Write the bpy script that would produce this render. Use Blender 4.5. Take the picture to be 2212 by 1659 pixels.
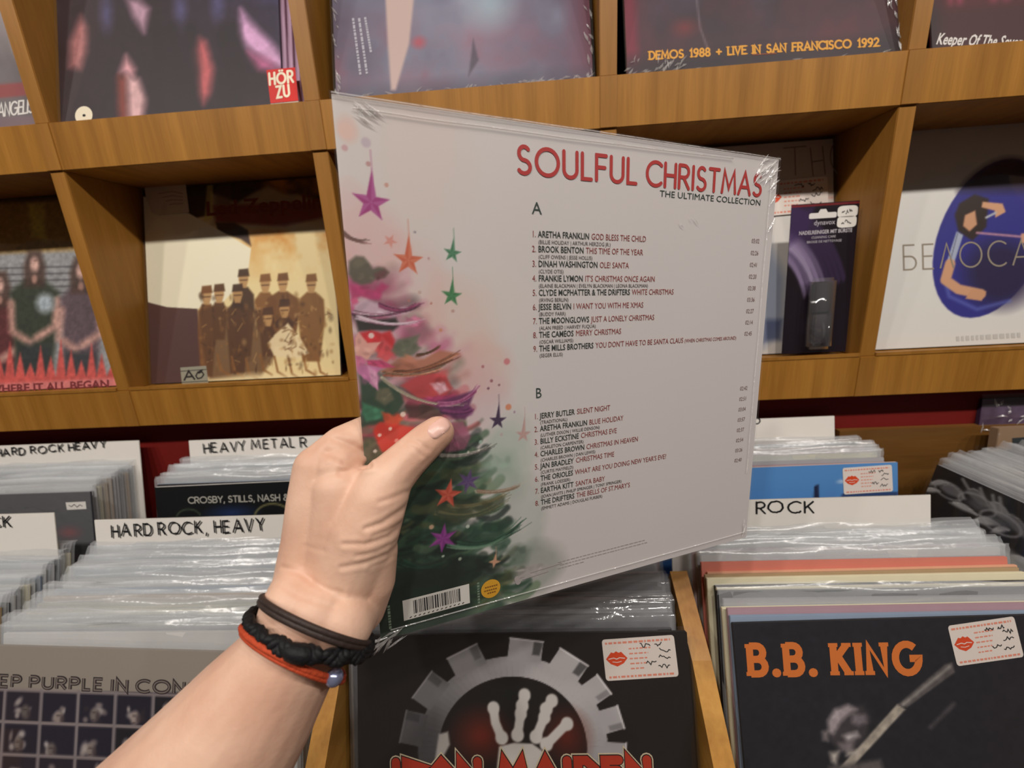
import bpy, bmesh, math, random
import numpy as np
from mathutils import Vector, Matrix
from mathutils.bvhtree import BVHTree

# ------------------------------------------------------------------ scene, camera, light
for o in list(bpy.data.objects):
    bpy.data.objects.remove(o)
scene = bpy.context.scene
COL = scene.collection
random.seed(7)
RNG = np.random.default_rng(7)

W, H, F = 2212, 1659, 880.0
YAW, PITCH, ROLL = -0.05545, 0.25265, -0.05881
CAM = np.array([0.63503, -0.58247, 0.19222])
ca, sa, cb, sb = math.cos(YAW), math.sin(YAW), math.cos(PITCH), math.sin(PITCH)
FWD = np.array([sa * cb, ca * cb, -sb])
_r0 = np.array([ca, -sa, 0.0])
_u0 = np.cross(_r0, FWD)
RIGHT = math.cos(ROLL) * _r0 + math.sin(ROLL) * _u0
UP = -math.sin(ROLL) * _r0 + math.cos(ROLL) * _u0
cam = bpy.data.cameras.new('camera')
cam.sensor_fit = 'HORIZONTAL'
cam.sensor_width = 36.0
cam.lens = F / W * 36.0
cam.clip_start = 0.01
cam.dof.use_dof = True
cam.dof.focus_distance = 0.30
cam.dof.aperture_fstop = 6.5
camo = bpy.data.objects.new('camera', cam)
camo.matrix_world = Matrix(((RIGHT[0], UP[0], -FWD[0], CAM[0]), (RIGHT[1], UP[1], -FWD[1], CAM[1]),
                            (RIGHT[2], UP[2], -FWD[2], CAM[2]), (0, 0, 0, 1)))
COL.objects.link(camo)
scene.camera = camo

world = bpy.data.worlds.new('room_ambience')
scene.world = world
world.use_nodes = True
bg = world.node_tree.nodes['Background']
bg.inputs[0].default_value = (1.0, 0.90, 0.80, 1)
bg.inputs[1].default_value = 0.05

LAMP_COL = (1.0, 0.935, 0.86)
for lx in (-1.15, -0.55, 0.05, 0.65, 1.25, 1.85, 2.45):
    ld = bpy.data.lights.new('ceiling_spot', 'AREA')
    ld.shape = 'DISK'
    ld.size = 0.10
    ld.energy = 9.4
    ld.color = LAMP_COL
    lo = bpy.data.objects.new('ceiling_spot', ld)
    lo.location = (lx, -1.32, 1.64)
    lo.rotation_euler = (Vector((lx, 0, 0.1)) - Vector(lo.location)).to_track_quat('-Z', 'Y').to_euler()
    COL.objects.link(lo)

vs = scene.view_settings
vs.view_transform = 'Standard'
vs.look = 'None'
vs.exposure = 0.0
vs.gamma = 1.0
vs.use_curve_mapping = False
scene.cycles.transparent_max_bounces = 24
scene.cycles.max_bounces = 8
scene.cycles.caustics_reflective = False
scene.cycles.caustics_refractive = False


# ------------------------------------------------------------------ helpers
def ray(x, y):
    return RIGHT * ((x - W / 2) / F) - UP * ((y - H / 2) / F) + FWD


def at_depth(x, y, d):
    return CAM + ray(x, y) * d


def on_y(x, y, yy):
    d = ray(x, y)
    return CAM + d * ((yy - CAM[1]) / d[1])


def to_px(X):
    d = np.atleast_2d(X) - CAM
    z = d @ FWD
    return np.stack([W / 2 + F * (d @ RIGHT) / z, H / 2 - F * (d @ UP) / z], 1)


def lin(c):
    c = np.asarray(c, float) / 255.0
    return np.where(c <= 0.04045, c / 12.92, ((c + 0.055) / 1.055) ** 2.4)


def tag(o, label=None, cat=None, group=None, kind=None):
    if label: o['label'] = label
    if cat: o['category'] = cat
    if group: o['group'] = group
    if kind: o['kind'] = kind
    return o


def mesh_data(name, verts, faces, mats=(), midx=None, smooth=False):
    me = bpy.data.meshes.new(name)
    me.from_pydata([tuple(map(float, v)) for v in verts], [], [tuple(map(int, f)) for f in faces])
    for m in mats:
        me.materials.append(m)
    if midx is not None:
        me.polygons.foreach_set('material_index', np.asarray(midx, np.int32))
    if smooth:
        me.polygons.foreach_set('use_smooth', np.ones(len(me.polygons), bool))
    me.update()
    return me


def link(name, me, parent=None, M=None):
    o = bpy.data.objects.new(name, me)
    COL.objects.link(o)
    if parent is not None:
        o.parent = parent
    if M is not None:
        o.matrix_local = M
    return o


def empty(name, loc=(0, 0, 0)):
    o = bpy.data.objects.new(name, None)
    o.empty_display_size = 0.05
    o.location = loc
    COL.objects.link(o)
    return o


def box_geo(x0, x1, y0, y1, z0, z1, b=0.0):
    """box verts/faces; with a small bevel when b > 0"""
    bm = bmesh.new()
    bmesh.ops.create_cube(bm, size=1.0)
    for v in bm.verts:
        v.co = Vector((x0 + (v.co.x + .5) * (x1 - x0), y0 + (v.co.y + .5) * (y1 - y0), z0 + (v.co.z + .5) * (z1 - z0)))
    if b > 0:
        bmesh.ops.bevel(bm, geom=list(bm.edges), offset=b, segments=2, affect='EDGES')
    bm.verts.ensure_lookup_table()
    vs_ = [tuple(v.co) for v in bm.verts]
    fs_ = [tuple(v.index for v in f.verts) for f in bm.faces]
    bm.verts.index_update()
    fs_ = [tuple(v.index for v in f.verts) for f in bm.faces]
    bm.free()
    return vs_, fs_


def box(name, x0, x1, y0, y1, z0, z1, mat, parent=None, b=0.0):
    v, f = box_geo(x0, x1, y0, y1, z0, z1, b)
    return link(name, mesh_data(name, v, f, [mat]), parent)


class Geo:
    def __init__(s):
        s.v, s.f, s.m = [], [], []

    def add(s, v, f, m=0):
        n = len(s.v)
        s.v += [tuple(p) for p in v]
        s.f += [tuple(i + n for i in q) for q in f]
        s.m += [m] * len(f)

    def build(s, name, mats, parent=None, smooth=False):
        return link(name, mesh_data(name, s.v, s.f, mats, s.m, smooth), parent)


# ------------------------------------------------------------------ materials
def new_mat(name):
    m = bpy.data.materials.new(name)
    m.use_nodes = True
    nt = m.node_tree
    return m, nt, nt.nodes['Principled BSDF']


def plain(name, srgb, rough=0.5, spec=0.4, noise=0.06, scale=60.0, bump=0.0, metallic=0.0, coat=0.0):
    m, nt, p = new_mat(name)
    c = lin(srgb)
    tc = nt.nodes.new('ShaderNodeTexCoord')
    n = nt.nodes.new('ShaderNodeTexNoise')
    n.inputs['Scale'].default_value = scale
    n.inputs['Detail'].default_value = 4
    nt.links.new(tc.outputs['Object'], n.inputs['Vector'])
    mr = nt.nodes.new('ShaderNodeMapRange')
    mr.inputs[3].default_value = 1 - noise
    mr.inputs[4].default_value = 1 + noise
    nt.links.new(n.outputs['Fac'], mr.inputs[0])
    mx = nt.nodes.new('ShaderNodeVectorMath')
    mx.operation = 'SCALE'
    mx.inputs[0].default_value = tuple(c)
    nt.links.new(mr.outputs[0], mx.inputs['Scale'])
    nt.links.new(mx.outputs[0], p.inputs['Base Color'])
    p.inputs['Roughness'].default_value = rough
    p.inputs['Specular IOR Level'].default_value = spec
    p.inputs['Metallic'].default_value = metallic
    p.inputs['Coat Weight'].default_value = coat
    if bump:
        b = nt.nodes.new('ShaderNodeBump')
        b.inputs['Strength'].default_value = bump
        b.inputs['Distance'].default_value = 0.001
        nt.links.new(n.outputs['Fac'], b.inputs['Height'])
        nt.links.new(b.outputs[0], p.inputs['Normal'])
    return m


def wood(name, dark, light, along='X', rough=0.42):
    m, nt, p = new_mat(name)
    tc = nt.nodes.new('ShaderNodeTexCoord')
    mp = nt.nodes.new('ShaderNodeMapping')
    sc = {'X': (1.2, 14, 14), 'Y': (14, 1.2, 14), 'Z': (14, 14, 1.2), 'XV': (26, 4, 1.2)}[along]
    mp.inputs['Scale'].default_value = sc
    nt.links.new(tc.outputs['Object'], mp.inputs['Vector'])
    n = nt.nodes.new('ShaderNodeTexNoise')
    n.inputs['Scale'].default_value = 2.2
    n.inputs['Detail'].default_value = 7
    n.inputs['Distortion'].default_value = 0.25
    nt.links.new(mp.outputs[0], n.inputs['Vector'])
    n2 = nt.nodes.new('ShaderNodeTexNoise')
    n2.inputs['Scale'].default_value = 18
    n2.inputs['Detail'].default_value = 5
    nt.links.new(mp.outputs[0], n2.inputs['Vector'])
    ad = nt.nodes.new('ShaderNodeMath')
    ad.operation = 'MULTIPLY_ADD'
    nt.links.new(n2.outputs['Fac'], ad.inputs[0])
    ad.inputs[1].default_value = 0.35
    nt.links.new(n.outputs['Fac'], ad.inputs[2])
    cr = nt.nodes.new('ShaderNodeValToRGB')
    cr.color_ramp.elements[0].position = 0.36
    cr.color_ramp.elements[1].position = 0.92
    cr.color_ramp.elements[0].color = (*lin(dark), 1)
    cr.color_ramp.elements[1].color = (*lin(light), 1)
    nt.links.new(ad.outputs[0], cr.inputs['Fac'])
    nt.links.new(cr.outputs[0], p.inputs['Base Color'])
    p.inputs['Roughness'].default_value = rough
    p.inputs['Specular IOR Level'].default_value = 0.3
    b = nt.nodes.new('ShaderNodeBump')
    b.inputs['Strength'].default_value = 0.15
    b.inputs['Distance'].default_value = 0.0006
    nt.links.new(n2.outputs['Fac'], b.inputs['Height'])
    nt.links.new(b.outputs[0], p.inputs['Normal'])
    return m


def plastic(name, body, tint=(0.9, 0.92, 0.95), rough=0.12, bump=0.25, bscale=35.0):
    """clear polythene: mostly see-through with a milky body and a gloss"""
    m, nt, p = new_mat(name)
    out = nt.nodes['Material Output']
    p.inputs['Base Color'].default_value = (*tint, 1)
    p.inputs['Roughness'].default_value = rough
    p.inputs['Specular IOR Level'].default_value = 0.5
    tr = nt.nodes.new('ShaderNodeBsdfTransparent')
    gl = nt.nodes.new('ShaderNodeBsdfGlossy')
    gl.inputs['Roughness'].default_value = rough
    gl.inputs['Color'].default_value = (0.95, 0.95, 0.95, 1)
    fr = nt.nodes.new('ShaderNodeLayerWeight')   # the same from both sides of the thin film
    pw = nt.nodes.new('ShaderNodeMath')
    pw.operation = 'POWER'
    pw.inputs[1].default_value = 5.0
    sk = nt.nodes.new('ShaderNodeMath')
    sk.operation = 'MULTIPLY_ADD'
    sk.inputs[1].default_value = 0.95
    sk.inputs[2].default_value = 0.05
    nt.links.new(fr.outputs['Facing'], pw.inputs[0])
    nt.links.new(pw.outputs[0], sk.inputs[0])
    tc = nt.nodes.new('ShaderNodeTexCoord')
    n = nt.nodes.new('ShaderNodeTexNoise')
    n.inputs['Scale'].default_value = bscale
    n.inputs['Detail'].default_value = 3
    n.inputs['Distortion'].default_value = 1.5
    nt.links.new(tc.outputs['Object'], n.inputs['Vector'])
    b = nt.nodes.new('ShaderNodeBump')
    b.inputs['Strength'].default_value = bump
    b.inputs['Distance'].default_value = 0.004
    nt.links.new(n.outputs['Fac'], b.inputs['Height'])
    for q in (p, gl, fr):
        nt.links.new(b.outputs[0], q.inputs['Normal'])
    m1 = nt.nodes.new('ShaderNodeMixShader')
    m1.inputs[0].default_value = body
    nt.links.new(tr.outputs[0], m1.inputs[1])
    nt.links.new(p.outputs[0], m1.inputs[2])
    m2 = nt.nodes.new('ShaderNodeMixShader')
    nt.links.new(sk.outputs[0], m2.inputs[0])
    nt.links.new(m1.outputs[0], m2.inputs[1])
    nt.links.new(gl.outputs[0], m2.inputs[2])
    nt.links.new(m2.outputs[0], out.inputs['Surface'])
    return m


def print_mat(name, rough=0.5, spec=0.3):
    m, nt, p = new_mat(name)
    a = nt.nodes.new('ShaderNodeAttribute')
    a.attribute_name = 'ink'
    nt.links.new(a.outputs['Color'], p.inputs['Base Color'])
    p.inputs['Roughness'].default_value = rough
    p.inputs['Specular IOR Level'].default_value = spec
    return m


M_SHELF = wood('oak_veneer_shelf', (132, 86, 28), (172, 120, 50), 'XV')
M_SHELFV = wood('oak_veneer_upright', (130, 86, 30), (164, 114, 50), 'Z')
M_BIN = wood('oak_bin_board', (150, 98, 36), (200, 148, 72), 'Y')
M_BACKW = wood('dark_bin_back', (92, 60, 26), (122, 84, 40), 'X')
M_DARK = plain('dark_backing_board', (40, 30, 24), 0.8, 0.1)
M_RED = plain('dark_red_paint', (112, 26, 22), 0.65, 0.2, 0.08, 12)
M_FLOOR = wood('floor_boards', (70, 50, 34), (110, 80, 56), 'X')
M_PRINT = print_mat('cover_print')
M_PRINTG = print_mat('glossy_cover_print', 0.35, 0.4)
M_BAG = plastic('polythene_outer_sleeve', 0.24, (0.74, 0.77, 0.80), 0.25, 0.4, 22)
M_BAGD = plastic('thin_polythene_sleeve', 0.10, (0.80, 0.82, 0.86), 0.12, 0.3, 30)
M_CLEAR = plastic('clear_polythene_sleeve', 0.012, (0.9, 0.9, 0.92), 0.07, 0.07, 14)
M_WRAP = plastic('shrink_wrap_film', 0.02, (0.95, 0.95, 0.95), 0.13, 0.05, 10)
M_FILM = plastic('creased_film', 0.30, (0.95, 0.93, 0.92), 0.15, 0.6, 60)
M_BLISTER = plastic('clear_blister', 0.06, (0.8, 0.8, 0.85), 0.06, 0.05, 10)
M_CARD = plain('white_card', (226, 221, 214), 0.6, 0.2, 0.02)
M_INK = plain('black_marker', (22, 22, 26), 0.6, 0.2, 0.0)
M_STICK = plain('sticker_paper', (224, 212, 204), 0.5, 0.2, 0.02)
M_LIPS = plain('orange_red_ink', (214, 72, 34), 0.5, 0.2, 0.0)
M_PINK = plain('pale_red_ink', (222, 140, 118), 0.5, 0.2, 0.0)
M_GREY = plain('grey_ink', (120, 112, 112), 0.5, 0.2, 0.0)
M_WHITEINK = plain('white_ink', (222, 216, 212), 0.5, 0.2, 0.0)
M_SKIN_BITS = None
_ink = {}


def ink(rgb):
    k = tuple(rgb)
    if k not in _ink:
        _ink[k] = plain('print_ink', rgb, 0.5, 0.2, 0.0)
    return _ink[k]


_board = {}


def board(rgb):
    k = tuple(rgb)
    if k not in _board:
        _board[k] = plain('sleeve_board', rgb, 0.55, 0.25, 0.05)
    return _board[k]


# ------------------------------------------------------------------ print: painting on a fine grid
def vnoise(u, v, n, seed):
    g = np.random.default_rng(seed).random((n + 2, n + 2))
    x, y = np.clip(u, 0, .9999) * n, np.clip(v, 0, .9999) * n
    i, j = x.astype(int), y.astype(int)
    fx, fy = x - i, y - j
    fx, fy = fx * fx * (3 - 2 * fx), fy * fy * (3 - 2 * fy)
    return (g[j, i] * (1 - fx) + g[j, i + 1] * fx) * (1 - fy) + (g[j + 1, i] * (1 - fx) + g[j + 1, i + 1] * fx) * fy


def fbm(u, v, n, seed, o=4):
    t, a, s = 0, 1.0, 0
    for k in range(o):
        t = t + a * vnoise(u, v, n * 2 ** k, seed + k)
        s += a
        a *= .55
    return t / s


class Art:
    """a printed picture: colours on an n x n grid, u to the right, v down, 0..1"""

    def __init__(s, nu, nv, base):
        s.nu, s.nv = nu, nv
        s.u, s.v = np.meshgrid(np.linspace(0, 1, nu), np.linspace(0, 1, nv))
        s.c = np.empty((nv, nu, 3))
        s.c[:] = base

    def mix(s, a, col):
        a = np.clip(a, 0, 1)[..., None]
        s.c = s.c * (1 - a) + np.asarray(col, float) * a

    def blob(s, cu, cv, ru, rv, col, alpha=1.0, soft=.5, rot=0.0):
        du, dv = s.u - cu, s.v - cv
        c, q = math.cos(rot), math.sin(rot)
        x, y = (du * c + dv * q) / ru, (-du * q + dv * c) / rv
        d = np.sqrt(x * x + y * y)
        s.mix(np.clip((1 - d) / max(soft, 1e-3), 0, 1) * alpha, col)

    def sdf(s, pts, closed, win):
        pts = np.asarray(pts, float)
        (i0, i1, j0, j1) = win
        U, V = s.u[j0:j1, i0:i1], s.v[j0:j1, i0:i1]
        d = np.full(U.shape, 9.0)
        ins = np.zeros(U.shape, bool)
        n = len(pts)
        for k in range(n if closed else n - 1):
            a, b = pts[k], pts[(k + 1) % n]
            e = b - a
            L = e @ e + 1e-12
            t = np.clip(((U - a[0]) * e[0] + (V - a[1]) * e[1]) / L, 0, 1)
            d = np.minimum(d, np.hypot(U - a[0] - t * e[0], V - a[1] - t * e[1]))
            if closed:
                cond = (a[1] > V) != (b[1] > V)
                xx = a[0] + (V - a[1]) / (b[1] - a[1] + 1e-12) * e[0]
                ins ^= cond & (U < xx)
        return d, ins

    def win(s, pts, pad):
        pts = np.asarray(pts, float)
        lo, hi = pts.min(0) - pad, pts.max(0) + pad
        i0, i1 = int(np.clip(lo[0] * s.nu, 0, s.nu)), int(np.clip(hi[0] * s.nu + 2, 0, s.nu))
        j0, j1 = int(np.clip(lo[1] * s.nv, 0, s.nv)), int(np.clip(hi[1] * s.nv + 2, 0, s.nv))
        return i0, i1, j0, j1

    def poly(s, pts, col, alpha=1.0, soft=.003):
        w = s.win(pts, soft * 2)
        if w[1] <= w[0] or w[3] <= w[2]: return
        d, ins = s.sdf(pts, True, w)
        sd = np.where(ins, d, -d)
        a = np.clip(.5 + sd / soft, 0, 1) * alpha
        s._put(w, a, col)

    def line(s, pts, wd, col, alpha=1.0, soft=.003, taper=False):
        w = s.win(pts, wd + soft * 2)
        if w[1] <= w[0] or w[3] <= w[2]: return
        d, _ = s.sdf(pts, False, w)
        s._put(w, np.clip(.5 + (wd / 2 - d) / soft, 0, 1) * alpha, col)

    def _put(s, w, a, col):
        i0, i1, j0, j1 = w
        s.c[j0:j1, i0:i1] = s.c[j0:j1, i0:i1] * (1 - a[..., None]) + np.asarray(col, float) * a[..., None]

    def speckle(s, amt, n=40, seed=3):
        s.c = np.clip(s.c * (1 + amt * (fbm(s.u, s.v, n, seed, 3)[..., None] - .5) * 2), 0, 255)

    def build(s, name, wd, ht, parent, z, mat):
        """grid in the parent's frame: x right, y up, z towards the viewer"""
        nu, nv = s.nu, s.nv
        co = np.stack([s.u * wd, (1 - s.v) * ht, np.full(s.u.shape, z)], -1).reshape(-1, 3)
        me = bpy.data.meshes.new(name)
        i = np.arange(nu * nv).reshape(nv, nu)
        q = np.stack([i[1:, :-1], i[1:, 1:], i[:-1, 1:], i[:-1, :-1]], -1).reshape(-1, 4)
        me.vertices.add(nu * nv)
        me.vertices.foreach_set('co', co.ravel())
        me.loops.add(q.size)
        me.loops.foreach_set('vertex_index', q.ravel().astype(np.int32))
        me.polygons.add(len(q))
        me.polygons.foreach_set('loop_start', np.arange(0, q.size, 4, dtype=np.int32))
        at = me.color_attributes.new('ink', 'FLOAT_COLOR', 'POINT')
        rgba = np.ones((nu * nv, 4), np.float32)
        rgba[:, :3] = lin(np.clip(s.c, 0, 255)).reshape(-1, 3)
        at.data.foreach_set('color', rgba.ravel())
        me.update(calc_edges=True)
        me.validate()
        me.materials.append(mat)
        return link(name, me, parent)


# ------------------------------------------------------------------ lettering
def arc(cx, cy, rx, ry, a0, a1, n=14):
    return [(cx + rx * math.cos(math.radians(a0 + (a1 - a0) * k / n)), cy + ry * math.sin(math.radians(a0 + (a1 - a0) * k / n))) for k in range(n + 1)]


G = {
    'A': (.8, [[(0, 0), (.4, 1), (.8, 0)], [(.14, .33), (.66, .33)]]),
    'B': (.62, [[(0, 0), (0, 1)], [(0, 1), (.3, 1)] + arc(.3, .76, .26, .24, 90, -90, 8) + [(0, .52)], [(0, .52), (.33, .52)] + arc(.33, .26, .29, .26, 90, -90, 8) + [(0, 0)]]),
    'C': (.82, [arc(.5, .5, .5, .5, 48, 312, 18)]),
    'D': (.7, [[(0, 0), (0, 1)], [(0, 1), (.25, 1)] + arc(.25, .5, .45, .5, 90, -90, 12) + [(0, 0)]]),
    'E': (.5, [[(.5, 1), (0, 1), (0, 0), (.5, 0)], [(0, .52), (.44, .52)]]),
    'F': (.48, [[(.48, 1), (0, 1), (0, 0)], [(0, .52), (.42, .52)]]),
    'G': (.95, [arc(.5, .5, .48, .5, 48, 350, 18) + [(.98, .5), (.6, .5)]]),
    'H': (.62, [[(0, 0), (0, 1)], [(.62, 0), (.62, 1)], [(0, .5), (.62, .5)]]),
    'I': (.04, [[(.02, 0), (.02, 1)]]),
    'K': (.58, [[(0, 0), (0, 1)], [(.55, 1), (0, .42)], [(.18, .6), (.58, 0)]]),
    'L': (.44, [[(0, 1), (0, 0), (.44, 0)]]),
    'M': (.9, [[(0, 0), (.12, 1), (.45, .2), (.78, 1), (.9, 0)]]),
    'N': (.65, [[(0, 0), (0, 1), (.65, 0), (.65, 1)]]),
    'O': (1.0, [arc(.5, .5, .5, .5, 0, 360, 26)]),
    'P': (.58, [[(0, 0), (0, 1)], [(0, 1), (.3, 1)] + arc(.3, .74, .27, .26, 90, -90, 8) + [(0, .48)]]),
    'R': (.6, [[(0, 0), (0, 1)], [(0, 1), (.3, 1)] + arc(.3, .74, .27, .26, 90, -90, 8) + [(0, .48)], [(.26, .48), (.6, 0)]]),
    'S': (.56, [arc(.29, .75, .23, .25, 40, 255, 12) + arc(.27, .25, .27, .25, 80, -145, 12)]),
    'T': (.62, [[(0, 1), (.62, 1)], [(.31, 1), (.31, 0)]]),
    'U': (.62, [[(0, 1), (0, .3)] + arc(.31, .3, .31, .3, 180, 360, 12) + [(.62, 1)]]),
    'V': (.7, [[(0, 1), (.35, 0), (.7, 1)]]),
    'W': (1.0, [[(0, 1), (.25, 0), (.5, .9), (.75, 0), (1, 1)]]),
    'Y': (.64, [[(0, 1), (.32, .48), (.64, 1)], [(.32, .48), (.32, 0)]]),
    'Z': (.55, [[(0, 1), (.55, 1), (0, 0), (.55, 0)]]),
    'Ö': (1.0, [arc(.5, .45, .5, .45, 0, 360, 22), [(.33, 1.12), (.35, 1.12)], [(.65, 1.12), (.67, 1.12)]]),
    '1': (.3, [[(.02, .8), (.2, 1), (.2, 0)]]),
    '2': (.55, [arc(.27, .72, .26, .28, 160, -30, 10) + [(.0, 0), (.55, 0)]]),
    '8': (.55, [arc(.275, .75, .23, .25, 0, 360, 16), arc(.275, .25, .27, .25, 0, 360, 16)]),
    '9': (.55, [arc(.27, .72, .26, .28, 0, 360, 16), [(.53, .72), (.5, .35), (.2, 0)]]),
    '+': (.6, [[(0, .45), (.6, .45)], [(.3, .75), (.3, .15)]]),
    '.': (.08, [[(.04, .03), (.05, .03)]]),
    ',': (.12, [[(.08, .06), (.02, -.18)]]),
    '-': (.35, [[(0, .48), (.35, .48)]]),
    '&': (.7, [[(.7, 0), (.15, .75)] + arc(.3, .8, .17, .2, 180, -10, 8) + [(.02, .3)] + arc(.28, .25, .27, .25, 170, 360, 8)]),
    '(': (.3, [arc(.45, .5, .42, .62, 130, 230, 10)]),
    'Б': (.6, [[(.52, 1), (0, 1), (0, 0), (.3, 0)] + arc(.3, .27, .28, .27, -90, 90, 8) + [(0, .54)]]),
    'Л': (.62, [[(0, 0), (.31, 1), (.62, 0)]]),
}

for c_, l_ in zip('АЕОС', 'AEOC'):   # Cyrillic twins
    G[c_] = G[l_]


_zk = [0]
MITRE = [2.3]


def stroke(geo, pts, wd, z, m=0, caps=True):
    """a flat ribbon along a polyline with mitred joints and rounded ends"""
    _zk[0] = (_zk[0] + 1) % 24
    z = z + _zk[0] * 2.5e-6
    p = [np.asarray(pts[0], float)]
    for q in pts[1:]:
        if np.hypot(*(np.asarray(q, float) - p[-1])) > 1e-7:
            p.append(np.asarray(q, float))
    if len(p) < 2: return
    h = wd / 2
    closed = len(p) > 3 and np.hypot(*(p[0] - p[-1])) < 1e-6
    d = [(b - a) / np.hypot(*(b - a)) for a, b in zip(p[:-1], p[1:])]
    n_ = len(p)
    L, R = [], []
    for i in range(n_):
        d0 = d[i - 1] if i else (d[-1] if closed else d[0])
        d1 = d[i] if i < n_ - 1 else (d[0] if closed else d[-1])
        n0, n1 = np.array([-d0[1], d0[0]]), np.array([-d1[1], d1[0]])
        b_ = n0 + n1
        l_ = np.hypot(*b_)
        if l_ < .2:
            mi = n1 * h
        else:
            b_ = b_ / l_
            mi = b_ * h * min(MITRE[0], 1 / max(.05, b_ @ n1))
        L.append(p[i] + mi)
        R.append(p[i] - mi)
    geo.add([(*q, z) for q in L] + [(*q, z) for q in R], [(n_ + i, n_ + i + 1, i + 1, i) for i in range(n_ - 1)], m)
    if caps and not closed:
        for c, e, sg in ((p[0], -d[0], 0), (p[-1], d[-1], 1)):
            t0 = math.atan2(e[1], e[0]) - math.pi / 2
            geo.add([(c[0] + h * math.cos(t0 + k * math.pi / 6), c[1] + h * math.sin(t0 + k * math.pi / 6), z) for k in range(7)], [tuple(range(7))], m)


def layout(text, track=.2, space=.45):
    x, out = 0.0, []
    for ch in text:
        if ch == ' ':
            x += space
            continue
        w, st = G[ch]
        out.append((x, ch, st))
        x += w + track
    return x - track, out


def write(geo, text, p0, p1, height, wd, z, m=0, track=.2, space=.45, serif=0.0, jit=0.0, shear=0.0, caps=True, double=0.0):
    """stroke lettering from p0 to p1 (baseline ends, x right / y up in metres)"""
    p0, p1 = np.asarray(p0, float), np.asarray(p1, float)
    tw, gl = layout(text, track, space)
    e = (p1 - p0)
    L = np.hypot(*e)
    e = e / L
    n = np.array([-e[1], e[0]])
    sx = L / tw
    rj = random.Random(text)
    for x, ch, sts in gl:
        ox, oy = rj.uniform(-jit, jit), rj.uniform(-jit, jit)
        for st in sts:
            st2 = [(x + px + ox + shear * py + rj.uniform(-jit, jit) * .3, py + oy + rj.uniform(-jit, jit) * .4) for px, py in st]
            q = [p0 + e * a * sx + n * b * height for a, b in st2]
            stroke(geo, q, wd * (1.25 if ch == '.' else 1), z, m, caps or ch == '.')
            if double:
                stroke(geo, [c + np.array([double, -double * .6]) for c in q], wd * .7, z, m, caps)
            if serif and ch not in '.,+':
                for (a, b), c in ((st2[0], q[0]), (st2[-1], q[-1])):
                    if abs(b) < .06 or abs(b - 1) < .06:
                        stroke(geo, [c - e * serif, c + e * serif], wd * .55, z, m, False)


_tc = {}


def font_geo(text, bold=0.0):
    k = (text, bold)
    if k not in _tc:
        cu = bpy.data.curves.new('type', 'FONT')
        cu.body = text
        cu.size = 1.0
        cu.resolution_u = 2
        cu.offset = bold
        ob = bpy.data.objects.new('type', cu)
        me = bpy.data.meshes.new_from_object(ob)
        v = np.array([tuple(p.co) for p in me.vertices])
        f = [tuple(p.vertices) for p in me.polygons]
        bpy.data.objects.remove(ob)
        bpy.data.meshes.remove(me)
        bpy.data.curves.remove(cu)
        _tc[k] = (v, f)
    return _tc[k]


def typeset(geo, text, x, y, cap, z, m=0, width=None, xs=1.0, bold=0.0, shear=0.0, angle=0.0):
    """printed type, baseline start at (x, y); returns the x after the text"""
    v, f = font_geo(text, bold)
    s = cap / 0.70
    w = v[:, 0].max()
    sx = width / w if width else s * xs
    p = np.stack([v[:, 0] * sx + shear * v[:, 1] * s, v[:, 1] * s], 1)
    c, q = math.cos(angle), math.sin(angle)
    geo.add(np.stack([x + p[:, 0] * c - p[:, 1] * q, y + p[:, 0] * q + p[:, 1] * c, np.full(len(p), z)], 1), f, m)
    return x + w * sx


# ------------------------------------------------------------------ record sleeves
S = 0.315


class Sleeve:
    """a record sleeve: box in a frame (x right, y up the cover, z to the viewer), origin at the bottom left of the front"""

    def __init__(s, name, origin, eu, ev_up, rgb, wd=S, ht=S, th=0.004, mat=None):
        s.o, s.eu, s.up = np.asarray(origin, float), np.asarray(eu, float), np.asarray(ev_up, float)
        s.n = np.cross(s.eu, s.up)
        s.wd, s.ht, s.th = wd, ht, th
        v, f = box_geo(0, wd, 0, ht, -th, 0, 0.0006)
        s.root = link(name, mesh_data(name, v, f, [mat or board(rgb)]))
        s.root.matrix_world = Matrix([[s.eu[i], s.up[i], s.n[i], s.o[i]] for i in range(3)] + [[0, 0, 0, 1]])

    def xy(s, px, py, z=0.0):
        d = ray(px, py)
        o = s.o + s.n * z
        P = CAM + d * (((o - CAM) @ s.n) / (d @ s.n)) - o
        return float(P @ s.eu), float(P @ s.up)

    def uv(s, px, py):
        x, y = s.xy(px, py)
        return x / s.wd, 1 - y / s.ht

    def P(s, *pts):
        return [s.uv(*p) for p in pts]

    def film(s, name, mat, z=0.0016, over=0.003, top=0.004, amp=0.0006, seed=1, nx=26, ny=26):
        r = np.random.default_rng(seed)
        x = np.linspace(-over, s.wd + over, nx)
        y = np.linspace(-0.0008, s.ht + top, ny)
        X, Y = np.meshgrid(x, y)
        Z = z + amp * sum(math.cos(r.uniform(0, 6)) * np.sin(X * r.uniform(20, 90) + Y * r.uniform(-60, 60) + r.uniform(0, 6)) for _ in range(5)) * .5
        Z = np.maximum(Z, z * .6)
        i = np.arange(nx * ny).reshape(ny, nx)
        q = np.stack([i[:-1, :-1], i[:-1, 1:], i[1:, 1:], i[1:, :-1]], -1).reshape(-1, 4)
        return link(name, mesh_data(name, np.stack([X, Y, Z], -1).reshape(-1, 3), q, [mat], None, True), s.root)


def lean_frame(a):
    return np.array([1.0, 0, 0]), np.array([0, math.sin(a), math.cos(a)])


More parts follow.
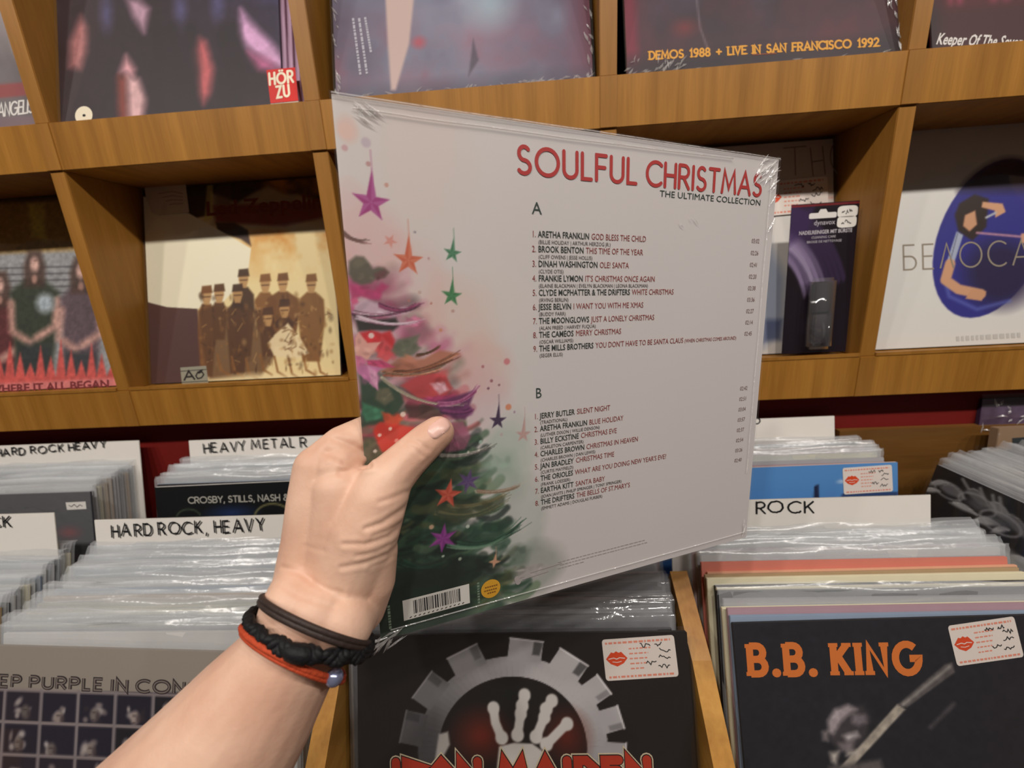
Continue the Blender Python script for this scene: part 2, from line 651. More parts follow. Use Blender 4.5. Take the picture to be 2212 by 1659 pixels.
def price_sticker(sl, c0, wd, ht, ang=0.0, z=0.0008, label='white price sticker with an orange lip print', seed=1):
    """shop sticker with lip emblem, ruled red lines and black handwriting; c0 = its lower left corner"""
    g = Geo()
    ca_, sa_ = math.cos(ang), math.sin(ang)

    def T(x, y):
        return np.array([c0[0] + (x * ca_ - y * sa_) * wd, c0[1] + x * sa_ * wd + y * ca_ * ht]) if False else np.array([c0[0] + x * wd * ca_ - y * ht * sa_, c0[1] + x * wd * sa_ + y * ht * ca_])
    r = .04
    out = []
    for cx_, cy_, a0 in ((1 - r, r * 2, -90), (1 - r, 1 - r * 2, 0), (r, 1 - r * 2, 90), (r, r * 2, 180)):
        for k in range(5):
            t = math.radians(a0 + k * 22.5)
            out.append(T(cx_ + r * math.cos(t), cy_ + 2 * r * math.sin(t)))
    g.add([(*p, z) for p in out], [tuple(range(len(out)))], 0)
    # lips
    lip = [(.03, .52), (.07, .60), (.11, .68), (.145, .66), (.18, .70), (.215, .66), (.25, .68), (.29, .60), (.33, .52), (.27, .40), (.18, .33), (.09, .40)]
    g.add([(*T(*p), z + .0001) for p in lip], [tuple(range(len(lip)))], 1)
    stroke(g, [T(.07, .52), T(.14, .54), T(.18, .51), T(.22, .54), T(.29, .52)], ht * .02, z + .00016, 0)
    stroke(g, [T(.12, .45), T(.18, .43), T(.24, .45)], ht * .015, z + .00016, 0)
    for yy, x0, x1 in ((.90, .04, .94), (.74, .36, .66), (.62, .36, .62), (.50, .36, .60), (.38, .36, .58), (.26, .36, .56), (.08, .05, .95)):
        x = x0
        rj = random.Random(seed * 31 + yy)
        while x < x1:
            d = rj.uniform(.02, .06)
            stroke(g, [T(x, yy), T(min(x + d, x1), yy)], ht * (.05 if yy in (.9, .08) else .035), z + .0001, 2, False)
            x += d + .018
    rj = random.Random(seed)
    for (x0, x1, yy) in ((.52, .66, .80), (.72, .82, .80), (.78, .93, .66), (.76, .92, .50), (.58, .72, .36), (.74, .90, .26)):
        n = 7
        stroke(g, [T(x0 + (x1 - x0) * k / n, yy + rj.uniform(-.055, .055)) for k in range(n + 1)], ht * .022, z + .00016, 3, False)
    o = g.build('price_sticker', [M_STICK, M_LIPS, M_PINK, M_INK], sl.root)
    o['label'] = label
    return o


# ------------------------------------------------------------------ the room
XL, XR = -0.75, 1.85
wall = box('wall_back', -1.6, 3.2, 0.165, 0.25, -1.4, 1.6, M_RED)
tag(wall, 'dark red painted wall behind the record shelf', None, None, 'structure')
tr_ = box('trim_1', -.72, 1.78, 0.034, 0.165, -.62, -.0005, M_RED)
tag(tr_, 'dark red panel under the wall shelf', None, None, 'structure')
fl = box('floor', -1.6, 3.2, -2.4, 0.25, -1.46, -1.4, M_FLOOR)
tag(fl, 'brown floor under the record bins', None, None, 'structure')

# ------------------------------------------------------------------ wall shelf
ZL0, ZL1, ZU0, ZU1, ZT0, ZT1 = 0.0, 0.0583, 0.3685, 0.4262, 0.7365, 0.795
shelf = empty('wall_shelf', (0.55, 0.165, 0.0))
tag(shelf, 'wooden wall shelf of square compartments displaying record covers', 'shelf')


def sbox(name, x0, x1, y0, y1, z0, z1, m, b=.0008):
    l = shelf.location
    return box(name, x0 - l.x, x1 - l.x, y0 - l.y, y1 - l.y, z0 - l.z, z1 - l.z, m, shelf, b)


for z0, z1 in ((ZL0, ZL1), (ZU0, ZU1), (ZT0, ZT1)):
    sbox('shelf_board', XL, XR, 0.0, 0.15, z0, z1, M_SHELF)
for x in (-0.735, -0.3685, 0.0, 0.3685, 0.7432, 1.1040, 1.470, 1.83):
    for z0, z1 in ((ZL1, ZU0), (ZU1, ZT0)):
        sbox('upright', x - .0105, x + .0105, 0.0015, 0.15, z0, z1, M_SHELFV)
    for z0, z1 in ((ZL0, ZL1), (ZU0, ZU1)):
        sbox('upright_edge', x - .0105, x + .0105, -0.0012, 0.004, z0 + .0005, z1 - .0005, M_SHELFV, .0004)
for x0, x1 in ((-0.72, -0.379), (-0.358, -0.0105), (0.0105, 0.358), (0.379, 0.7327), (0.7537, 1.0935), (1.1145, 1.4595), (1.4805, 1.82)):
    for z0, z1 in ((ZL1, ZU0), (ZU1, ZT0)):
        sbox('back_panel', x0, x1, 0.146, 0.15, z0, z1, M_DARK, 0)
    # thin wooden lip that stops the covers sliding off
    sbox('front_lip', x0, x1, -0.0005, 0.004, ZL1, ZL1 + .005, M_SHELFV, .0004)

# ------------------------------------------------------------------ covers on the shelf
A15, A12 = math.radians(14.5), math.radians(15)
eu, up15 = lean_frame(A15)
_, up12 = lean_frame(A12)


def shelf_cover(x0, row, rgb, wd=S, dy=0.0, th=.004):
    if row == 0:
        return Sleeve('record_album', (x0, 0.013 + dy, ZU1 + .002), eu, up12, rgb, wd, wd, th)
    return Sleeve('record_album', (x0, 0.034 + dy, ZL1 + .002), eu, up15, rgb, wd, wd, th)


def finish(sl, art, label, film=M_CLEAR, mat=None, seed=1, amp=.0006):
    art.build('front_cover', sl.wd, sl.ht, sl.root, .0003, mat or M_PRINT)
    if film:
        sl.film('plastic_sleeve', film, seed=seed, amp=amp)
    tag(sl.root, label, 'record', 'record covers displayed on the wall shelf')


# 1 far left, top row: grey portrait
sl = shelf_cover(-0.342, 0, (120, 110, 110), .325)
a = Art(110, 110, (112, 104, 106))
a.mix(fbm(a.u, a.v, 5, 11) * 1.4 - .4, (64, 52, 54))
a.blob(.88, .45, .16, .3, (178, 168, 170), .8, .8)
a.poly(sl.P((15, 0), (35, 0), (60, 120), (50, 160), (25, 100)), (196, 186, 186), .5, .02)
a.blob(*sl.uv(20, 20), .03, .09, (170, 200, 205), .6, .8)
a.poly(sl.P((-140, 195), (76, 176), (76, 205), (-140, 225)), (150, 60, 60), .8, .012)
a.poly(sl.P((-140, 262), (76, 250), (78, 285), (-140, 300)), (122, 96, 104), .7, .02)
finish(sl, a, 'grey portrait record cover at the upper left edge, cut off by the frame', seed=3)
g = Geo()
q0, q1 = sl.xy(-26, 256), sl.xy(72, 243)
write(g, 'EVANGELIS', q0, q1, .0175, .0024, .0006, 0, .16, shear=.2)
g.build('lettering', [M_WHITEINK], sl.root)

# 2 purple faces
for k in range(4):   # the copies kept behind it
    d = Sleeve('record_album', (.014 + .0062 * (k + 1), .013 + .0046 * (k + 1), ZU1 + .002), eu, up12, (186, 150, 176), .308, .308, .004)
    tag(d.root, ['pale spined record standing directly behind the violet faces cover', 'pale spined record second behind the violet faces cover',
                 'pale spined record third behind the violet faces cover', 'pale spined record hindmost behind the violet faces cover'][k], 'record', 'records behind the violet faces cover')
sl = shelf_cover(.014, 0, (66, 46, 70), .309)
a = Art(180, 180, (40, 24, 32))
n = fbm(a.u, a.v, 6, 21)
a.mix(np.clip((a.u - .45) * 1.5, 0, 1) * np.clip((.86 - a.v) * 2.2, 0, 1) * n * 1.7, (74, 72, 128))
a.mix(np.clip((.45 - a.u) * 2, 0, 1) * np.clip((.7 - a.v) * 2, 0, 1) * n, (70, 76, 98))
for x, y in ((230, 30), (390, 20), (470, 10)):
    a.blob(*a_uv, .05, .12, (86, 84, 132), .7, .9) if (a_uv := sl.uv(x, y)) else 0
for pts, c in ((((175, 35), (188, 60), (188, 110), (175, 150), (150, 145), (152, 90)), (176, 112, 112)),
               (((300, 0), (322, 20), (312, 70), (290, 40), (275, 0)), (190, 150, 172)),
               (((273, 120), (292, 150), (288, 165), (260, 155)), (222, 160, 168)),
               (((255, 165), (272, 168), (275, 255), (258, 258)), (150, 62, 48)),
               (((275, 165), (300, 172), (315, 215), (308, 262), (278, 258)), (232, 184, 186)),
               (((430, 82), (445, 90), (462, 150), (455, 200), (440, 225), (430, 200), (420, 110)), (196, 96, 100)),
               (((520, 20), (545, 50), (590, 95), (615, 130), (610, 150), (575, 135), (530, 100), (518, 70)), (216, 164, 206)),
               (((535, 112), (580, 130), (605, 155), (560, 150)), (186, 96, 140))):
    a.poly(sl.P(*pts), c, .95, .045)
for x in (340, 375, 410, 480, 505):
    a.line(sl.P((x, 60), (x + 12, 150), (x + 5, 240)), .05, (30, 20, 24), .6, .04)
a.speckle(.12, 40, 5)
finish(sl, a, 'violet record cover with five pale faces and a red square badge', seed=4)
g = Geo()
P = [sl.xy(*p) for p in ((576, 152), (638, 146), (645, 218), (585, 224))]
g.add([(*p, .0006) for p in P], [(3, 2, 1, 0)], 0)
P2 = [sl.xy(*p) for p in ((585, 225), (645, 219), (646, 228), (586, 233))]
g2 = Geo()
g2.add([(*p, .0006) for p in P2], [(3, 2, 1, 0)], 0)
g2.build('badge_strip', [ink((206, 200, 190))], sl.root)
write(g, 'HÖR', sl.xy(584, 184), sl.xy(634, 178), .0150, .0030, .0008, 1, .30)
write(g, 'ZU', sl.xy(600, 212), sl.xy(626, 208), .0145, .0030, .0008, 1, .34)
c = sl.xy(182, 250)
g3 = Geo()
g3.add([(c[0] + .0125 * math.cos(t), c[1] + .0125 * math.sin(t), .0006) for t in np.arange(20) * math.pi / 10], [tuple(range(20))], 0)
stroke(g3, [c, (c[0] + .001, c[1])], .0035, .0008, 1)
g3.build('round_label', [ink((238, 226, 200)), M_INK], sl.root)
b = g.build('badge', [ink((206, 40, 34)), ink((238, 226, 200)), M_INK], sl.root)
b['label'] = 'red square badge with cream letters'

# 3 shrink-wrapped violet grey cover
sl = Sleeve('record_album', (.396, .012, ZU1 + .002), eu, up12, (150, 146, 140), .330, .330, .012)
a = Art(170, 170, (86, 74, 96))
n, n2 = fbm(a.u, a.v, 4, 31), fbm(a.u, a.v, 7, 37)
a.mix(n * 1.5 - .35, (118, 122, 142))
a.mix(np.clip(1 - abs(a.u - .52) * 2.6, 0, 1) * (1.4 * n2 - .1), (146, 150, 168))
a.mix(np.clip(1.5 * n2 - .55, 0, 1) * np.clip((a.v - .62) * 4, 0, 1), (128, 66, 84))
a.mix(np.clip((a.u - .88) * 8, 0, 1), (96, 34, 58))
a.mix(np.clip((a.v - .93) * 14, 0, 1) * .7, (58, 54, 74))
a.blob(*sl.uv(1060, 10), .13, .14, (160, 186, 196), .6, .9)
a.blob(*sl.uv(905, 92), .04, .035, (176, 70, 84), .8, .8)
a.poly(sl.P((830, -60), (900, -60), (884, 95), (855, 195), (845, 195), (838, 100)), (196, 168, 160), .95, .012)
a.poly(sl.P((1022, 85), (1034, 130), (1012, 165), (1018, 120)), (60, 52, 66), .7, .01)
finish(sl, a, 'shrink wrapped violet grey record cover with a beige strip, top middle', M_WRAP, seed=9, amp=.0009)
g = Geo()
for k, (x0, y0, x1, y1) in enumerate(((763, 40, 779, 162), (776, 40, 793, 160), (789, 38, 802, 115))):
    y = 0.0
    while y < 1:
        d = random.uniform(.03, .09)
        stroke(g, [sl.xy(x0 + (x1 - x0) * y, y0 + (y1 - y0) * y), sl.xy(x0 + (x1 - x0) * min(1, y + d), y0 + (y1 - y0) * min(1, y + d))], .003, .0006, 0, False)
        y += d + .015
g.build('fine_print', [ink((176, 172, 184))], sl.root)


def film_creases(sl, spots, name='film_crease', seed=1, ln=.02, wd=.0016, z=.0017, direction=None):
    """short raised folds of clear film, each a small tent with its own facets"""
    g = Geo()
    r = random.Random(seed)
    for (x, y, t) in spots:
        l_, w_ = ln * r.uniform(.4, 1.2), wd * r.uniform(.5, 1.3)
        t += r.uniform(-.35, .35)
        d, n_ = np.array([math.cos(t), math.sin(t)]), np.array([-math.sin(t), math.cos(t)])
        p = np.array([x, y])
        k = r.uniform(-.25, .25)
        a0, m0, b0 = p - d * l_ / 2, p + n_ * l_ * k * .3, p + d * l_ / 2
        g.add([(*a0, z), (*(m0 + n_ * w_), z), (*b0, z), (*(m0 - n_ * w_), z), (*m0, z + w_ * .9)], [(0, 3, 4), (3, 2, 4), (2, 1, 4), (1, 0, 4)], 0)
    o = g.build(name, [M_FILM], sl.root)
    o['kind'] = 'stuff'
    return o


sp = []
for k in range(26):
    sp.append((random.uniform(-.001, .006), random.uniform(0, .2), 1.9))
for k in range(46):
    sp.append((random.choice([random.uniform(0, .33), random.uniform(.2, .32)]), random.uniform(-.0005, .004), random.uniform(-.5, .7)))
for k in range(26):
    sp.append((random.uniform(.323, .331), random.uniform(0, .2), 1.9))
film_creases(sl, sp, seed=4, ln=.013, wd=.0016)

# 4 dark red cover with orange lettering
sl = Sleeve('record_album', (.769, .012, ZU1 + .002), eu, up12, (150, 118, 118), .324, .324, .006)
a = Art(170, 170, (56, 40, 50))
n, n2 = fbm(a.u, a.v, 4, 41), fbm(a.u, a.v, 6, 47)
a.mix(np.clip(n * 2 - .7, 0, 1), (104, 46, 54))
a.mix(np.clip(n2 * 2.2 - 1.0, 0, 1) * np.clip((.9 - a.v) * 3, 0, 1), (86, 82, 104))
a.mix(np.clip((.06 - a.u) * 30, 0, 1), (120, 40, 60))
a.blob(*sl.uv(1480, 60), .07, .05, (136, 46, 48), .6, .9)
a.mix(np.clip((a.v - .9) * 14, 0, 1) * .75, (34, 26, 34))
a.line(sl.P((1500, -40), (1512, 60), (1530, 110)), .006, (150, 140, 150), .5, .008)
finish(sl, a, 'dark red record cover with a line of orange capitals along its foot', M_CLEAR, seed=11, amp=.0010)
g = Geo()
write(g, 'DEMOS 1988 + LIVE IN SAN FRANCISCO 1992', sl.xy(1403, 129), sl.xy(1897, 100), .0095, .0022, .0006, 0, .24, .7, serif=.0022)
g.build('lettering', [ink((222, 158, 60))], sl.root)
g = Geo()
stroke(g, [sl.xy(1625, 119), sl.xy(1676, 116)], .0014, .0006, 0)
g.build('fine_print', [ink((130, 70, 50))], sl.root)
film_creases(sl, [(random.uniform(0, .07), random.uniform(0, .02), random.uniform(.3, 1.5)) for _ in range(26)] + [(random.uniform(.0, .32), random.uniform(-.0005, .003), .03) for _ in range(10)]
             + [(random.uniform(.312, .325), random.uniform(0, .1), 1.6) for _ in range(12)], seed=8, ln=.016, wd=.0013)

# 5 crimson cover top right
sl = shelf_cover(1.131, 0, (60, 18, 24), .32)
a = Art(130, 130, (84, 16, 26))
for k in range(26):
    x = .02 + k * .04
    a.line([(x, .3), (x + random.uniform(-.03, .03), .6), (x + random.uniform(-.04, .04), .83)], random.uniform(.01, .035), random.choice([(150, 46, 78), (110, 20, 36), (176, 70, 110), (60, 8, 16)]), .7, .02)
a.mix(np.clip((a.v - .80) * 14, 0, 1), (58, 12, 18))
a.mix(np.clip((.06 - a.u) * 18, 0, 1), (40, 12, 16))
finish(sl, a, 'crimson record cover with white slanted lettering, upper right corner', seed=12)
g = Geo()
x0, y0 = sl.xy(2020, 96)
x1, y1 = sl.xy(2212, 104)
typeset(g, 'Keeper Of The Seven Keys', x0, y0, .0135, .0006, 0, width=(x1 - x0) * 1.22, bold=.02, shear=.25, angle=math.atan2(y1 - y0, x1 - x0))
g.build('lettering', [M_WHITEINK], sl.root)
g = Geo()
x0, y0 = sl.xy(2122, 116)
typeset(g, '(Part 1)', x0, y0, .0045, .0006, 0, xs=.9)
g.build('lettering', [M_WHITEINK], sl.root)

# 6 middle row, far left: band in front of a crowd, flames below
sl = shelf_cover(-.335, 1, (120, 110, 90), .320)
a = Art(170, 170, (150, 150, 152))
a.poly(sl.P((-300, 430), (170, 400), (180, 540), (-300, 560)), (176, 136, 70), 1, .03)
a.poly(sl.P((-300, 400), (130, 380), (135, 430), (-300, 455)), (48, 30, 24), .9, .03)
a.poly(sl.P((60, 440), (95, 440), (100, 520), (70, 510)), (232, 206, 92), .8, .03)
for y in range(575, 680, 14):
    a.line(sl.P((-300, y + 12), (200, y)), .008, (72, 70, 74), .8, .008)
for (x, y, c, sc_) in ((-160, 570, (58, 48, 52), 1.1), (-80, 600, (44, 40, 46), 1.0), (0, 590, (92, 44, 46), .9), (75, 545, (52, 58, 46), 1.2), (175, 560, (96, 78, 86), 1.0)):
    a.poly(sl.P((x - 44 * sc_, y + 85), (x - 16, y + 55), (x + 16, y + 55), (x + 44 * sc_, y + 85), (x + 40 * sc_, y + 170), (x + 34, y + 285), (x - 34, y + 285), (x - 40 * sc_, y + 170)), c, 1, .035)
    a.poly(sl.P((x - 14, y - 4), (x + 14, y - 4), (x + 24, y + 30), (x + 22, y + 75), (x - 22, y + 75), (x - 24, y + 30)), (74, 52, 44), .85, .03)
    a.blob(*sl.uv(x, y + 26), .034, .052, (214, 172, 160), 1, .6)
    a.blob(*sl.uv(x, y + 58), .022, .03, (190, 144, 130), .9, .6)
    a.blob(*sl.uv(x + 2, y + 18), .022, .008, (110, 76, 70), .6, .8)
    a.line(sl.P((x - 42 * sc_, y + 110), (x - 48, y + 170), (x - 10, y + 195)), .040, (200, 152, 140), .85, .03)
    a.line(sl.P((x + 42 * sc_, y + 105), (x + 44, y + 160), (x + 5, y + 185)), .040, (206, 158, 146), .9, .03)
    a.poly(sl.P((x - 34, y + 200), (x + 34, y + 200), (x + 36, y + 300), (x - 36, y + 300)), (48, 54, 58), .8, .04)
a.blob(*sl.uv(98, 655), .07, .07, (180, 190, 200), .9, .6)
fl_pts = [(-330, 880)]
for k, x in enumerate(range(-330, 290, 22)):
    fl_pts.append((x, 790 - (k * 37 % 60)))
    fl_pts.append((x + 11, 812))
fl_pts += [(300, 880)]
a.poly(sl.P(*fl_pts), (206, 88, 82), 1, .012)
a.poly(sl.P((-330, 845), (270, 815), (275, 880), (-330, 890)), (214, 128, 126), .9, .02)
a.speckle(.18, 60, 6)
finish(sl, a, 'record cover of long haired band over red flames, left edge of middle row', seed=14)
g = Geo()
typeset(g, 'WHERE IT ALL BEGAN', *sl.xy(-22, 849), .0125, .0006, 0, width=sl.xy(236, 832)[0] - sl.xy(-22, 849)[0], bold=.03, angle=.0)
g.build('lettering', [ink((120, 44, 48))], sl.root)

# 7 brown and cream cover with a sepia group
sl = shelf_cover(.0155, 1, (60, 40, 34))
a = Art(250, 250, (84, 54, 50))
q = lambda x, y: sl.uv(x / 2.765, 300 + y / 2.765)
Q = lambda *p: [q(*t) for t in p]
a.poly(Q((640, 180), (1900, 60), (1960, 700), (1200, 560), (640, 420)), (30, 16, 20), 1, .01)
a.poly(Q((1180, 470), (1420, 420), (1960, 380), (2060, 1520), (1230, 1560), (1180, 1000)), (238, 216, 160), 1, .012)
a.mix(np.clip((a.u - .45) * 5, 0, 1) * np.clip((.52 - a.v) * 5, 0, 1) * np.clip(fbm(a.u, a.v, 7, 61) * 2.4 - .9, 0, 1), (206, 128, 36))
a.poly(Q((1260, 320), (1420, 380), (1500, 330), (1600, 280), (1700, 330), (1780, 330), (1900, 380), (1960, 480), (1940, 560), (1260, 520)), (196, 176, 140), .8, .02)
a.poly(Q((1270, 400), (1920, 375), (1935, 470), (1700, 520), (1290, 500)), (120, 30, 34), .85, .02)
a.poly(Q((1290, 500), (1400, 500), (1480, 545), (1500, 640), (1440, 600), (1300, 550)), (44, 20, 14), .9, .012)
a.poly(Q((675, 300), (880, 350), (1120, 440), (1300, 540), (1500, 655), (1480, 820), (1300, 1010), (1180, 1015), (1000, 1005), (900, 980), (790, 940), (735, 640)), (242, 234, 206), 1, .004)
a.poly(Q((1240, 225), (1275, 225), (1270, 480), (1220, 490)), (226, 208, 120), .7, .012)
a.poly(Q((1290, 225), (1380, 225), (1385, 400), (1290, 400)), (96, 62, 44), .5, .02)
sep = (98, 60, 30)
for (x, y, w_, b_, c) in ((1235, 880, 50, 1420, (120, 74, 36)), (1310, 870, 46, 1200, (90, 56, 30)), (1455, 780, 62, 1300, (70, 44, 26)), (1420, 870, 60, 1400, (66, 42, 28)), (1585, 810, 62, 1150, (130, 84, 42)),
                          (1690, 805, 95, 1240, (112, 70, 34)), (1860, 810, 75, 1330, (128, 84, 40)), (1600, 1010, 46, 1300, (80, 48, 28)), (1700, 960, 70, 1130, (74, 44, 26))):
    a.poly(Q((x - w_, y + 150), (x - 26, y + 105), (x + 26, y + 105), (x + w_, y + 150), (x + w_ * 1.1, (y + b_) / 2), (x + w_ * .7, b_), (x - w_ * .7, b_), (x - w_ * 1.05, (y + b_) / 2)), c, .95, .012)
    a.poly(Q((x - 26, y + 15), (x + 26, y + 15), (x + 30, y + 60), (x + 16, y + 110), (x - 16, y + 110), (x - 30, y + 60)), (188, 144, 92), .95, .008)
    a.poly(Q((x - 34, y + 45), (x - 28, y), (x + 28, y - 6), (x + 36, y + 40)), c, .95, .008)
    a.line(Q((x - 20, y + 65), (x + 20, y + 63)), .006, (70, 42, 26), .8, .006)
a.poly(Q((1190, 1030), (1260, 1000), (1560, 1020), (1640, 1300), (1560, 1420), (1250, 1440), (1210, 1250)), (92, 58, 32), .8, .02)
a.poly(Q((1640, 1170), (1720, 1100), (1800, 1200), (1845, 1280), (1780, 1310), (1640, 1300), (1600, 1220)), (236, 214, 170), .95, .01)
for k in range(14):
    x, y = random.uniform(1650, 1820), random.uniform(1130, 1290)
    a.line(Q((x, y), (x + random.uniform(-40, 40), y + random.uniform(-20, 20))), .006, (110, 70, 40), .7, .006)
for k in range(60):
    x, y = random.uniform(1200, 1990), random.uniform(980, 1420)
    a.line(Q((x, y), (x + random.uniform(-30, 30), y + random.uniform(5, 60))), .004, random.choice([(150, 100, 50), (60, 36, 20), (206, 162, 100)]), .6, .006)
for k in range(8):
    x, y = 1300 + k * 85, 1380 + (k % 3) * 12
    a.line(Q((x, y - 90), (x + 20, y), (x + 70, y + 30)), .012, (140, 90, 44), .8, .008)
a.poly(Q((1240, 1440), (1500, 1400), (2060, 1420), (2060, 1560), (1240, 1560)), (240, 224, 178), .7, .03)
for k in range(150):
    x, y = random.uniform(1190, 2000), random.uniform(930, 1400)
    a.blob(*q(x, y), random.uniform(.006, .02), random.uniform(.01, .03), random.choice([(60, 36, 20), (150, 104, 56), (90, 56, 30), (120, 80, 40), (200, 160, 104)]), .45, .8)
finish(sl, a, 'brown and cream record cover with a sepia group of people', seed=15)
g = Geo()
typeset(g, 'Led Zeppelin', *sl.xy(445, 466), .022, .0006, 0, width=sl.xy(697, 455)[0] - sl.xy(445, 466)[0], bold=.03, angle=.0)
g.build('lettering', [ink((120, 32, 30))], sl.root)
g = Geo()
P = [sl.xy(*p) for p in ((390, 794), (446, 790), (451, 829), (394, 832))]
g.add([(*p, .0006) for p in P], [(3, 2, 1, 0)], 0)
write(g, 'A', sl.xy(399, 821), sl.xy(421, 819), .014, .0028, .0008, 1)
stroke(g, [sl.xy(430, 806), sl.xy(437, 803), sl.xy(441, 809), sl.xy(436, 816), sl.xy(428, 818), sl.xy(424, 812), sl.xy(428, 804), sl.xy(438, 799)], .0022, .0008, 1)
stroke(g, [sl.xy(391, 802), sl.xy(446, 798)], .001, .0008, 1)
stroke(g, [sl.xy(393, 826), sl.xy(449, 823)], .001, .0008, 1)
b = g.build('emblem', [ink((150, 146, 128)), ink((34, 26, 26))], sl.root)
b['label'] = 'grey rectangular emblem with black letter'
g = Geo()
P = [sl.xy(*p) for p in ((315, 403), (335, 397), (403, 394), (411, 460), (345, 466), (330, 460), (318, 430))]
g.add([(*p, .0022) for p in P], [tuple(range(6, -1, -1))], 0)
for k in range(4):
    stroke(g, [sl.xy(345 + 8 * k, 420 + 8 * k), sl.xy(375, 415 + 9 * k), sl.xy(398, 420 + 7 * k)], .0012, .0024, 1, False)
b = g.build('price_sticker', [ink((206, 190, 172)), ink((160, 130, 118))], sl.root)
b['label'] = 'torn pale price sticker'

# 8 pale cover half hidden by the held record
sl = Sleeve('record_album', (.768, .040, ZL1 + .002), *lean_frame(math.radians(12)), (200, 190, 184), .32, .31)
a = Art(140, 140, (214, 204, 196))
a.mix(fbm(a.u, a.v, 5, 71) * .35, (190, 170, 160))
a.poly(sl.P((1400, 455), (1830, 432), (1830, 780), (1400, 800)), (222, 218, 214), .8, .02)
a.poly(sl.P((1640, 470), (1695, 600), (1690, 700), (1650, 750), (1600, 740), (1600, 500)), (150, 160, 186), .8, .05)
a.poly(sl.P((1650, 690), (1690, 690), (1688, 735), (1650, 738)), (74, 84, 120), .8, .03)
a.line(sl.P((1690, 430), (1835, 425)), .006, (200, 110, 96), .7, .008)
finish(sl, a, 'pale record cover half hidden behind the held record and a blister pack', seed=16)
g = Geo()
for t_, x0, x1 in (('T', 1694, 1742), ('H', 1756, 1782), ('(', 1796, 1818)):
    write(g, t_, sl.xy(x0, 380), sl.xy(x1, 376), .040 if t_ != '(' else .046, .0018, .0006, 0)
g.build('lettering', [ink((150, 132, 124))], sl.root)
c = sl.xy(1640, 470)
price_sticker(sl, (c[0], c[1]), .098, .050, .03, .0026, 'white price sticker with orange lips, half hidden', 5)

# 9 white cover with a blue oval
sl = shelf_cover(1.140, 1, (205, 202, 198), .318)
a = Art(220, 220, (222, 219, 214))
ov = [(2130 + 118 * math.cos(t), 515 + 172 * math.sin(t)) for t in np.arange(40) * math.pi / 20]
ov = [(x - (y - 515) * .26 + 10, y) for x, y in ov]
a.poly(sl.P(*ov), (46, 44, 132), 1, .006)
a.poly(sl.P(*[(x, y) for x, y in ov if y < 420]), (34, 22, 48), .9, .05)
a.blob(*sl.uv(2160, 590), .20, .20, (36, 26, 62), .9, .5)
a.line(sl.P((2040, 600), (2050, 640), (2110, 668), (2180, 650)), .012, (98, 110, 190), .8, .02)
a.poly(sl.P((2072, 440), (2105, 420), (2135, 430), (2130, 490), (2100, 520), (2070, 500), (2062, 465)), (46, 30, 26), 1, .012)
a.poly(sl.P((2084, 465), (2106, 455), (2110, 485), (2094, 500), (2080, 488)), (204, 152, 116), 1, .008)
a.poly(sl.P((2122, 436), (2165, 440), (2172, 458), (2150, 470), (2148, 455), (2120, 448)), (212, 160, 124), 1, .006)
a.line(sl.P((2130, 470), (2150, 460)), .010, (180, 182, 190), 1, .006)
a.poly(sl.P((2066, 500), (2080, 508), (2060, 570), (2044, 568)), (166, 174, 196), 1, .006)
a.line(sl.P((2068, 505), (2052, 565)), .003, (60, 60, 80), .8, .004)
a.line(sl.P((2052, 570), (2042, 605), (2070, 625), (2118, 635)), .045, (208, 156, 120), 1, .008)
a.poly(sl.P((2100, 622), (2130, 630), (2120, 650), (2085, 645)), (204, 150, 114), 1, .006)
a.line(sl.P((2110, 503), (2212, 512)), .010, (190, 140, 160), .9, .006)
a.poly(sl.P((2205, 505), (2240, 500), (2240, 530), (2205, 525)), (208, 156, 130), 1, .008)
finish(sl, a, 'white record cover with a blue oval portrait, right end of middle row', seed=17, mat=M_PRINTG)
g = Geo()
b0, b1 = sl.xy(1952, 583), sl.xy(2225, 572)
write(g, 'БЕЛОСА', b0, b1, .036, .0022, .0006, 0, .30, caps=False)
rj = random.Random(4)
x = 2065
while x < 2205:
    d = rj.uniform(5, 12)
    stroke(g, [sl.xy(x, 732 - (x - 2065) * .06), sl.xy(x + d, 732 - (x + d - 2065) * .06)], .007, .0006, 1, False)
    x += d + 4
g.build('lettering', [ink((150, 138, 122)), ink((196, 192, 188))], sl.root)

# ------------------------------------------------------------------ blister pack with the record brush
pk = Sleeve('accessory_pack', (.9945, .014, ZL1 + .006), *lean_frame(math.radians(4)), (26, 20, 26), .0885, .2035, .0012)
tag(pk.root, 'black hanging blister pack with a record cleaning brush', 'pack')
a = Art(90, 180, (28, 20, 28))
for k in range(9):
    c = (1745, 720)
    r0 = 150 + k * 14
    a.line([pk.uv(c[0] - 75 + (r0 - 60) * math.cos(t) * .8, c[1] - 40 + r0 * .9 * -math.sin(t)) for t in np.linspace(.35, 2.0, 12)], .06, [(150, 132, 170), (112, 96, 130), (172, 156, 190)][k % 3] if k < 5 else (56, 42, 72), .8, .03)
a.poly(pk.P((1700, 445), (1760, 445), (1745, 500), (1705, 530)), (62, 42, 84), .7, .06)
a.poly(pk.P((1680, 640), (1860, 640), (1860, 800), (1680, 800)), (30, 22, 30), .8, .2)
a.line([(0, .012), (1, .012)], .012, (150, 40, 40), .8, .008)
a.build('front_cover', pk.wd, pk.ht, pk.root, .0003, M_PRINTG)
g = Geo()
hx, hy = pk.xy(1777, 464)
g.add([(hx + sx_ * .018, hy + sy_ * .0045, .0006) for sx_, sy_ in ((-1, -.8), (-.9, -1), (.9, -1), (1, -.8), (1, .3), (.9, .6), (.35, .6), (.2, 1.6), (-.2, 1.6), (-.35, .6), (-.9, .6), (-1, .3))], [tuple(range(12))], 0)
o = g.build('hanging_hole', [M_WHITEINK], pk.root)
g = Geo()
x0, y0 = pk.xy(1757, 487)
